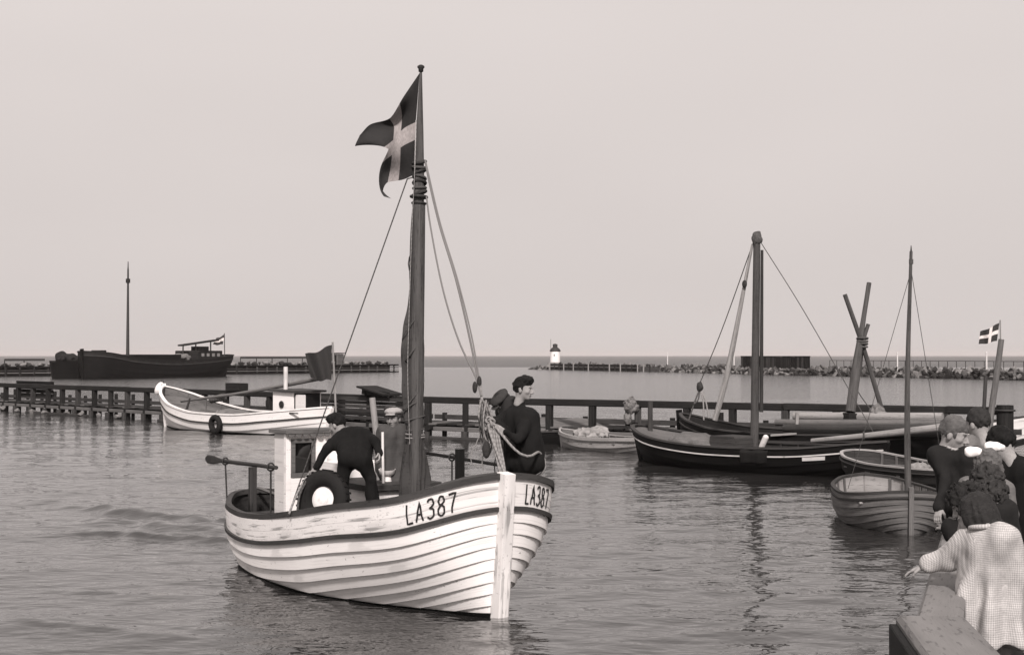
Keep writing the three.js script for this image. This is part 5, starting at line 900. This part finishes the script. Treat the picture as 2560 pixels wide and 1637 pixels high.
// moored cargo ship, far left, and the dark barge at its bow
{
  const bow = V((205 - 1280) / FPX * 166, 0, -166), st = V((568 - 1280) / FPX * 190, 0, -190), L = bow.distanceTo(st);
  const B = placeBoat('cargo_ship', 'dark single-masted cargo ship moored at the far pier', bow, st), l = p => B.worldToLocal(p.clone());
  buildHull(B, { L, n: 8, planks: 1, ns: 36, lap: 0.05, rb: 0.3, rs: 1.0, wr: mono([0, 0.3, 1, 2.5, 5, 12, 19, L - 1.5, L - 0.3, L], [0, 0.8, 1.7, 2.5, 2.9, 3.0, 2.9, 2.1, 0.9, 0]), ww: mono([0, 0.5, 2, 5, 12, 19, L], [0, 0.7, 2.0, 2.7, 2.9, 2.5, 0]), yr: mono([0, 2, 6, 13, 19, L], [3.2, 3.0, 2.4, 2.05, 2.25, 2.8]), yk: () => -1.2, drop: () => 0.45, inY: s => 1.7, matStrake: M.tar, matBul: M.darkwood, matBand: M.midwood, bandH: 0.1, bandD: 0.1, capW: 0.2, capH: 0.1, matCap: M.darkwood, matIn: M.darkwood, stemW: 0.3, stemD: 0.35, stemUp: 0.3, sternW: 0.25 });
  const mf = l(at(318, 905, 172)), mt = l(at(319, 672, 172)); mf.y = 1.7; mesh('mast', spar([mf, mt], t => lerp(0.22, 0.10, t), 10, 12), M.midwood, B); mesh('topmast', spar([mt.clone().add(V(0, -1.6, 0)), mt.clone().add(V(0, 0.9, 0))], t => lerp(0.13, 0.04, t), 8), M.darkwood, B);
  mesh('mast_band', spar([mt.clone().add(V(0, -1.7, 0)), mt.clone().add(V(0, -1.2, 0))], 0.26, 8), M.darkwood, B);
  mesh('cargo_hatch', box(7, 1.7, -1.7, 15.5, 2.85, 1.7), M.tar, B); mesh('deckhouse', box(18.6, 1.8, -1.9, 23.4, 3.35, 1.9), M.darkwood, B); mesh('wheelhouse', box(20.4, 3.35, -0.8, 22, 3.9, 0.8), M.tar, B);
  for (let k = 0; k < 4; k++) mesh('deckhouse_window', box(19.2 + k * 1.05, 2.6, 1.88, 19.7 + k * 1.05, 3.0, 1.95), M.pipe, B);
  mesh('awning_spar', beam(V(17, 4.0, 0.3), V(24.2, 4.75, 0.3), 0.9, 0.2), M.darkwood, B); for (const x of [17.5, 20, 23]) mesh('awning_post', spar([V(x, 2.4, 0.3), V(x, 4.1 + (x - 17.5) * 0.1, 0.3)], 0.09, 6), M.midwood, B);
  mesh('cordage_heap', surfNet((x, y, z) => ell(x, y, z, [0, 0, 0], [1.3, 0.5, 1]) + 0.4 * (noise3(x * 2, y * 2, z * 2) - 0.5), V(-1.6, -0.8, -1.3), V(1.6, 0.8, 1.3), 0.14).translate(16.9, 2.5, 0.5), M.net, B);
  mesh('windlass', box(2.2, 2.5, -0.7, 3.2, 3.35, 0.7), M.darkwood, B); mesh('ensign_staff', spar([V(L - 0.6, 2.6, 0), l(at(560, 833, 190))], 0.06, 6), M.midwood, B);
  flag('striped_flag', 'dark and white horizontally striped flag at the stern of the cargo ship', [[561, 836], [540, 846], [531, 862], [556, 861]], 190, 0.2, (b, a) => a < 0.33 ? 62 : a < 0.66 ? 230 : 50);
  const p = at(165, 945, 170), D = thing('barge', 'blunt dark barge heaped with gear lying ahead of the cargo ship', 'boat', V(p.x, 0, p.z), 0.35);
  mesh('barge_hull', gridGeo(16, 6, (a, b) => { const t = a * Math.PI * 2, r = lerp(0.8, 1, b), c = Math.cos(t), s = Math.sin(t); return V(Math.sign(c) * Math.pow(Math.abs(c), 0.5) * 2.0 * r, lerp(-0.5, 2.1, b), Math.sign(s) * Math.pow(Math.abs(s), 0.5) * 2.4 * r); }), M.tar, D); mesh('barge_deck', box(-1.8, 1.9, -2.2, 1.8, 2.0, 2.2), M.darkwood, D);
  mesh('gear_heap', surfNet((x, y, z) => smin(ell(x, y, z, [0.3, 0, 0], [1.6, 0.75, 1.5]), ell(x, y, z, [-0.6, 0.4, 0], [0.7, 0.6, 0.7]), 0.3) + 0.6 * (noise3(x * 1.6, y * 1.6, z * 1.6) - 0.5), V(-2, -1, -1.8), V(2.2, 1.4, 1.8), 0.16).translate(0.1, 2.25, 0), M.darkwood, D);
}
// flag and leaning poles at the jetty end, small craft at the right edge
{
  const Pn = thing('leaning_pole', 'stout leaning mooring pole at the jetty end, below the small flag', 'pole', at(2476, 1052, 36.6)), q = (u, v, d = 36.6) => at(u, v, d).sub(Pn.position);
  mesh('pole_shaft', spar([q(2472, 1130), q(2478, 1045), q(2494, 930), q(2505, 848)], t => lerp(0.085, 0.072, t), 10, 16, 0.08), M.wood, Pn); mesh('pole_staff', spar([q(2503, 862), q(2502, 800)], 0.018, 6), M.palewood, Pn);
  const P2 = thing('thin_pole', 'thin upright pole beside the stout leaning one at the jetty end', 'pole', at(2460, 1050, 36.7)); mesh('pole_shaft', spar([at(2456, 1130, 36.7).sub(P2.position), at(2460, 1050, 36.7).sub(P2.position), at(2466, 940, 36.7).sub(P2.position)], t => 0.05, 8), M.midwood, P2);
  flag('cross_flag', 'small dark flag with white cross flying above the jetty end', [[2500, 807], [2452, 830], [2448, 862], [2494, 852]], 36.6, 0.05, (b, a) => Math.abs(a - 0.5) < 0.11 || Math.abs(b - 0.42) < 0.08 ? 225 : 52);
  const eb = at(2575, 1040, 44), E = thing('moored_boat', 'small pale boat with dark fender showing past the jetty end at the right edge', 'boat', V(eb.x, 0, eb.z), 2.75);
  buildHull(E, { L: 4.2, n: 5, planks: 1, ns: 22, wr: mono([0, 0.4, 1.5, 3, 4.2], [0, 0.4, 0.75, 0.7, 0]), ww: mono([0, 1.5, 3, 4.2], [0, 0.6, 0.55, 0]), yr: mono([0, 2, 4.2], [0.85, 0.6, 0.7]), yk: () => -0.3, drop: () => 0.1, inY: () => 0.1, matStrake: M.offwhite, capW: 0.07, capH: 0.04, matCap: M.midwood, matIn: M.midwood, stemW: 0.08, sternW: 0.08 });
}

// ---------------------------------------------------------------- quay in the right foreground, with children at the parapet
const DECK = 0.88, PT = 1.50;
{
  const a = [V(3.85, 0, -12.4), V(1.93, 0, -6.78), V(1.66, 0, -5.1), V(1.5, 0, -3)], Q = thing('quay', 'timber quay with weathered parapet beam in the right foreground', 'quay', V(2.5, 0, -8)), q = p => p.clone().sub(Q.position);
  const bm = (p, r, w, h, y, m, nm, sh = 0) => mesh(nm, beam(q(p.clone().setY(y)), q(r.clone().setY(y)), w, h, V(0, 1, 0), 0.09), m, Q);
  bm(a[0].clone().add(V(0.1, 0, 0)), a[1].clone().add(V(0.1, 0, 0.0)), 0.215, 0.20, PT - 0.1, M.pw = mat(0.19, { map: T.grime, roughness: 0.85, bumpMap: T.wood, bumpScale: 0.004 }), 'parapet_beam');
  bm(a[1].clone().add(V(0.06, 0, 0.02)), a[2].clone().add(V(0.1, 0, 0)), 0.33, 0.22, PT - 0.095, M.pw, 'parapet_beam'); for (const [i, j2] of [[1, 2], [2, 3]]) mesh('shade_plank', beam(q(a[i].clone().add(V(i === 1 ? -0.125 : -0.085, PT - 0.16, 0.03))), q(a[j2].clone().add(V(-0.085, PT - 0.16, 0))), 0.04, 0.28), M.tar, Q); bm(a[2].clone().add(V(0.1, 0, 0)), a[3].clone().add(V(0.1, 0, 0)), 0.33, 0.22, PT - 0.1, M.pw, 'parapet_beam');  // dark plank added to paint shade on the parapet's left face
  for (const [i, t] of [[0, 0.1], [0, 0.4], [0, 0.7], [0, 0.98], [1, 0.5], [2, 0.3]]) { const p = a[i].clone().lerp(a[i + 1], t).add(V(0.1, 0, 0)); mesh('parapet_post', beam(q(p.clone().setY(-0.8)), q(p.clone().setY(PT - 0.2)), 0.18, 0.2), M.darkwood, Q); }
  for (let k = 0; k < 5; k++) for (let i = 0; i < 3; i++) { const y = 0.12 + k * 0.19; bm(a[i].clone().add(V(0.2, 0, 0)), a[i + 1].clone().add(V(0.2, 0, 0)), 0.05, 0.175, y, M.darkwood, 'facing_plank'); }
  for (let k = 0; k < 34; k++) { const z = -13.2 + k * 0.3, pz = -z, x0 = pz > 6.78 ? 1.93 + (pz - 6.78) * 0.342 : 1.66 + (pz - 5.1) * 0.16; mesh('deck_plank', beam(q(V(x0 + 0.24, DECK - 0.03, z)), q(V(9, DECK - 0.03, z)), 0.285, 0.06), [M.midwood, M.wood, M.darkwood][Math.floor(rnd() * 3)], Q); }
  for (const x of [4.2, 6.5, 8.6]) mesh('deck_joist', beam(q(V(x, DECK - 0.16, -13.3)), q(V(x, DECK - 0.16, -3)), 0.2, 0.2), M.darkwood, Q);
}
{
  const kid = (label, u, v, d, o) => { // head centre pixel, distance; a child standing on the quay deck
    const h = at(u, v, d), s = o.s, lean = o.lean || V(0, 0, 0), R = o.right || V(0.94, 0, 0.34), n = h.clone().sub(V(0, 0.185 * s, 0)).addScaledVector(lean, -0.06), sh = n.clone();
    const hip = V(n.x, DECK + 0.80 * s * 0.99, n.z).addScaledVector(lean, -0.3), w = 0.155 * s, hw = 0.085 * s, P = (c, k) => c.clone().addScaledVector(R, k);
    const J = { head: h, shL: P(sh, -w), shR: P(sh, w), hipL: P(hip, -hw), hipR: P(hip, hw), knL: P(V(hip.x, DECK + 0.43 * s, hip.z), -hw), knR: P(V(hip.x, DECK + 0.43 * s, hip.z), hw), anL: P(V(hip.x, DECK + 0.075 * s, hip.z), -hw), anR: P(V(hip.x, DECK + 0.075 * s, hip.z), hw), ...o.arms(P(sh, -w), P(sh, w)) };
    return figure(label, J, { hs: 1.16, bulk: 0.95, ...o });
  };
  const down = (L, R2, s) => ({ elL: L.clone().add(V(-0.05, -0.24 * s, 0.02)), wrL: L.clone().add(V(-0.06, -0.46 * s, -0.03)), elR: R2.clone().add(V(0.05, -0.24 * s, 0.02)), wrR: R2.clone().add(V(0.06, -0.46 * s, -0.03)) });
  // the girl in the checked coat, arm along the parapet
  const h = at(2440, 1296, 7.55), X = (u, v, d) => at(u, v, d), g0 = V(2.66, 0, -7.45);
  const girl = figure('girl in light checked coat leaning on the parapet with outstretched arm', {
    head: h, shL: X(2425, 1352, 7.55), shR: X(2512, 1348, 7.35), elL: X(2375, 1392, 7.65), wrL: X(2310, 1416, 7.72), elR: X(2535, 1440, 7.4), wrR: X(2520, 1500, 7.5),
    hipL: X(2462, 1520, 7.5), hipR: X(2525, 1520, 7.4), knL: V(g0.x - 0.1, 1.24, g0.z), knR: V(g0.x + 0.06, 1.24, g0.z + 0.05), anL: V(g0.x - 0.1, DECK + 0.06, g0.z), anR: V(g0.x + 0.06, DECK + 0.06, g0.z + 0.05),
  }, { s: 0.76, hs: 1.25, top: 0.5, legs: skinV, bareLeg: true, bulk: 0.75, face: V(-0.75, -0.35, -0.55), hair: ['long', 0.045, 4], handL: { palm: V(0, -1, 0), curl: 0.25 }, handR: false, feet: V(-0.8, 0, -0.5) });
  { // her coat hangs free of the body
    const j = girl.j, mid = (a, b, t) => a.clone().lerp(b, t), neck = mid(j.shL, j.shR, 0.5).add(V(0, 0.02, 0)), hem = mid(j.hipL, j.hipR, 0.5).setY(1.27 - girl.base.y);
    const ps = [cap(mid(j.shL, neck, 0.2), mid(j.shR, neck, 0.2), 0.072, 0.075, 1, 0.05), cap(j.shL, j.elL, 0.068, 0.062, 1, 0.03), cap(j.elL, mid(j.elL, j.wrL, 0.72), 0.064, 0.05, 1, 0.02), cap(j.shR, j.elR, 0.078, 0.07, 1, 0.03), cap(j.elR, j.wrR, 0.07, 0.06, 1, 0.02)];
    for (const k of [-1, -0.33, 0.33, 1]) ps.push(cap(mid(j.shL, j.shR, 0.5 + k * 0.33).add(V(0, -0.06, 0)), hem.clone().add(V(k * 0.13, 0, -0.03 * k + (Math.abs(k) < 0.5 ? 0.06 : -0.02))), 0.085, 0.115, 1, 0.05));
    const F = primField(ps), [lo, hi] = bounds(ps, 0.04);
    const f = (x, y, z) => { const d = F(x, y, z); if (d > 0.06) return d; const t = clamp((neck.y - y) / (neck.y - hem.y), 0, 1), th = Math.atan2(z - hem.z, x - hem.x); return smax(d + 0.03 * t * Math.sin(th * 7 + y * 3 + 2 * noise3(x * 5, y * 3, z * 5)) + 0.03 * (noise3(x * 14, y * 8, z * 14) - 0.5), hem.y - 0.02 - y + 0.02 * Math.sin(th * 5), 0.01); };
    const cg = surfNet(f, lo, hi, 0.0105); { const p = cg.attributes.position, u = cg.attributes.uv; for (let i = 0; i < p.count; i++) { const x = p.getX(i), y = p.getY(i), z = p.getZ(i); if (x < j.shL.x - 0.02) u.setXY(i, x * 2.5, (y + z * 0.6) * 2.5); else u.setXY(i, Math.atan2(x - hem.x, z - hem.z) * 0.2 * 2.5, y * 2.5); } }
    const ch = rep(T.check, 2.2, 2.2); mesh('coat', cg, mat(0.62, { map: ch, roughness: 0.95 }), girl.G);
    mesh('collar', new THREE.TorusGeometry(0.07, 0.013, 8, 20).scale(1.15, 0.95, 1).rotateX(Math.PI / 2 - 0.2).translate(neck.x, neck.y + 0.045, neck.z), mat(0.62, { map: ch, roughness: 0.95 }), girl.G);
  }
  kid('child in dark jacket with pale cuff bent over the parapet beside the girl', 2418, 1262, 8.75, { s: 0.78, top: 0.015, legs: 0.03, face: V(-0.8, -0.45, -0.3), hair: ['curly', 0.035, 7], lean: V(-0.6, 0, 0), arms: (L, R2) => ({ elL: X(2385, 1345, 8.75), wrL: X(2366, 1322, 8.9), elR: X(2432, 1360, 8.6), wrR: X(2392, 1368, 8.5) }), handL: { palm: V(0, -1, 0), curl: 0.4 }, handR: { palm: V(0, -1, 0), curl: 0.4 } });
  kid('curly brown haired child in dark clothes behind the girl in checked coat', 2466, 1212, 9.35, { s: 0.80, top: 0.02, legs: 0.03, face: V(-0.55, -0.2, -0.8), hair: ['curly', 0.065, 11], arms: (L, R2) => down(L, R2, 0.8), handL: false, handR: false });
  const c = kid('fair haired girl with big white hair ribbon standing in the middle of the children', 2466, 1166, 10.4, { s: 0.82, top: 0.16, legs: 0.05, face: V(-0.5, -0.1, -0.85), hair: ['bob', 0.15, 13], arms: (L, R2) => down(L, R2, 0.82), handL: false, handR: false });
  { const hr = c.j.head, bow = (sx) => surfNet((x, y, z) => ell(x, y, z, [0, 0, 0], [0.07, 0.042, 0.03]) + 0.02 * (noise3(x * 30, y * 30, z * 30) - 0.5), V(-0.11, -0.07, -0.06), V(0.11, 0.07, 0.06), 0.011).translate(hr.x + sx, hr.y + 0.13 + sx * 0.25, hr.z + 0.0); mesh('hair_ribbon', [bow(-0.085), bow(0.06)], mat(0.78, { roughness: 0.9 }), c.G); }
  kid('fair haired boy in dark jacket leaning out at the left end of the children', 2388, 1085, 11.1, { s: 0.9, top: 0.018, legs: 0.02, collar: 0.42, face: V(0.75, -0.25, 0.5), hair: ['boy', 0.14, 17], lean: V(-0.15, 0, 0), arms: (L, R2) => ({ elL: X(2366, 1200, 11.0), wrL: X(2350, 1270, 10.9), elR: X(2415, 1200, 11.2), wrR: X(2405, 1262, 11.1) }), handR: false });
  kid('child in grey jacket seen from behind between the boy and the dark coat', 2446, 1060, 12.6, { s: 0.92, top: 0.17, legs: 0.04, face: V(-0.5, -0.2, -0.9), hair: ['boy', 0.05, 19], arms: (L, R2) => down(L, R2, 0.92), handL: false, handR: false });
  kid('dark haired child in black coat at the right edge of the picture', 2503, 1112, 10.9, { s: 0.92, top: 0.010, legs: 0.012, coat: 0.9, bulk: 1.15, face: V(-0.6, -0.35, -0.7), hair: ['boy', 0.02, 23], lean: V(-0.25, 0, 0.05), right: V(0.8, 0, 0.6), arms: (L, R2) => ({ elL: L.clone().add(V(-0.03, -0.22, 0)), wrL: L.clone().add(V(-0.12, -0.38, 0)), elR: R2.clone().add(V(0.05, -0.24, 0)), wrR: R2.clone().add(V(0.02, -0.45, 0)) }), handL: { curl: 0.5 }, handR: false });
}
renderer.render(scene, camera);
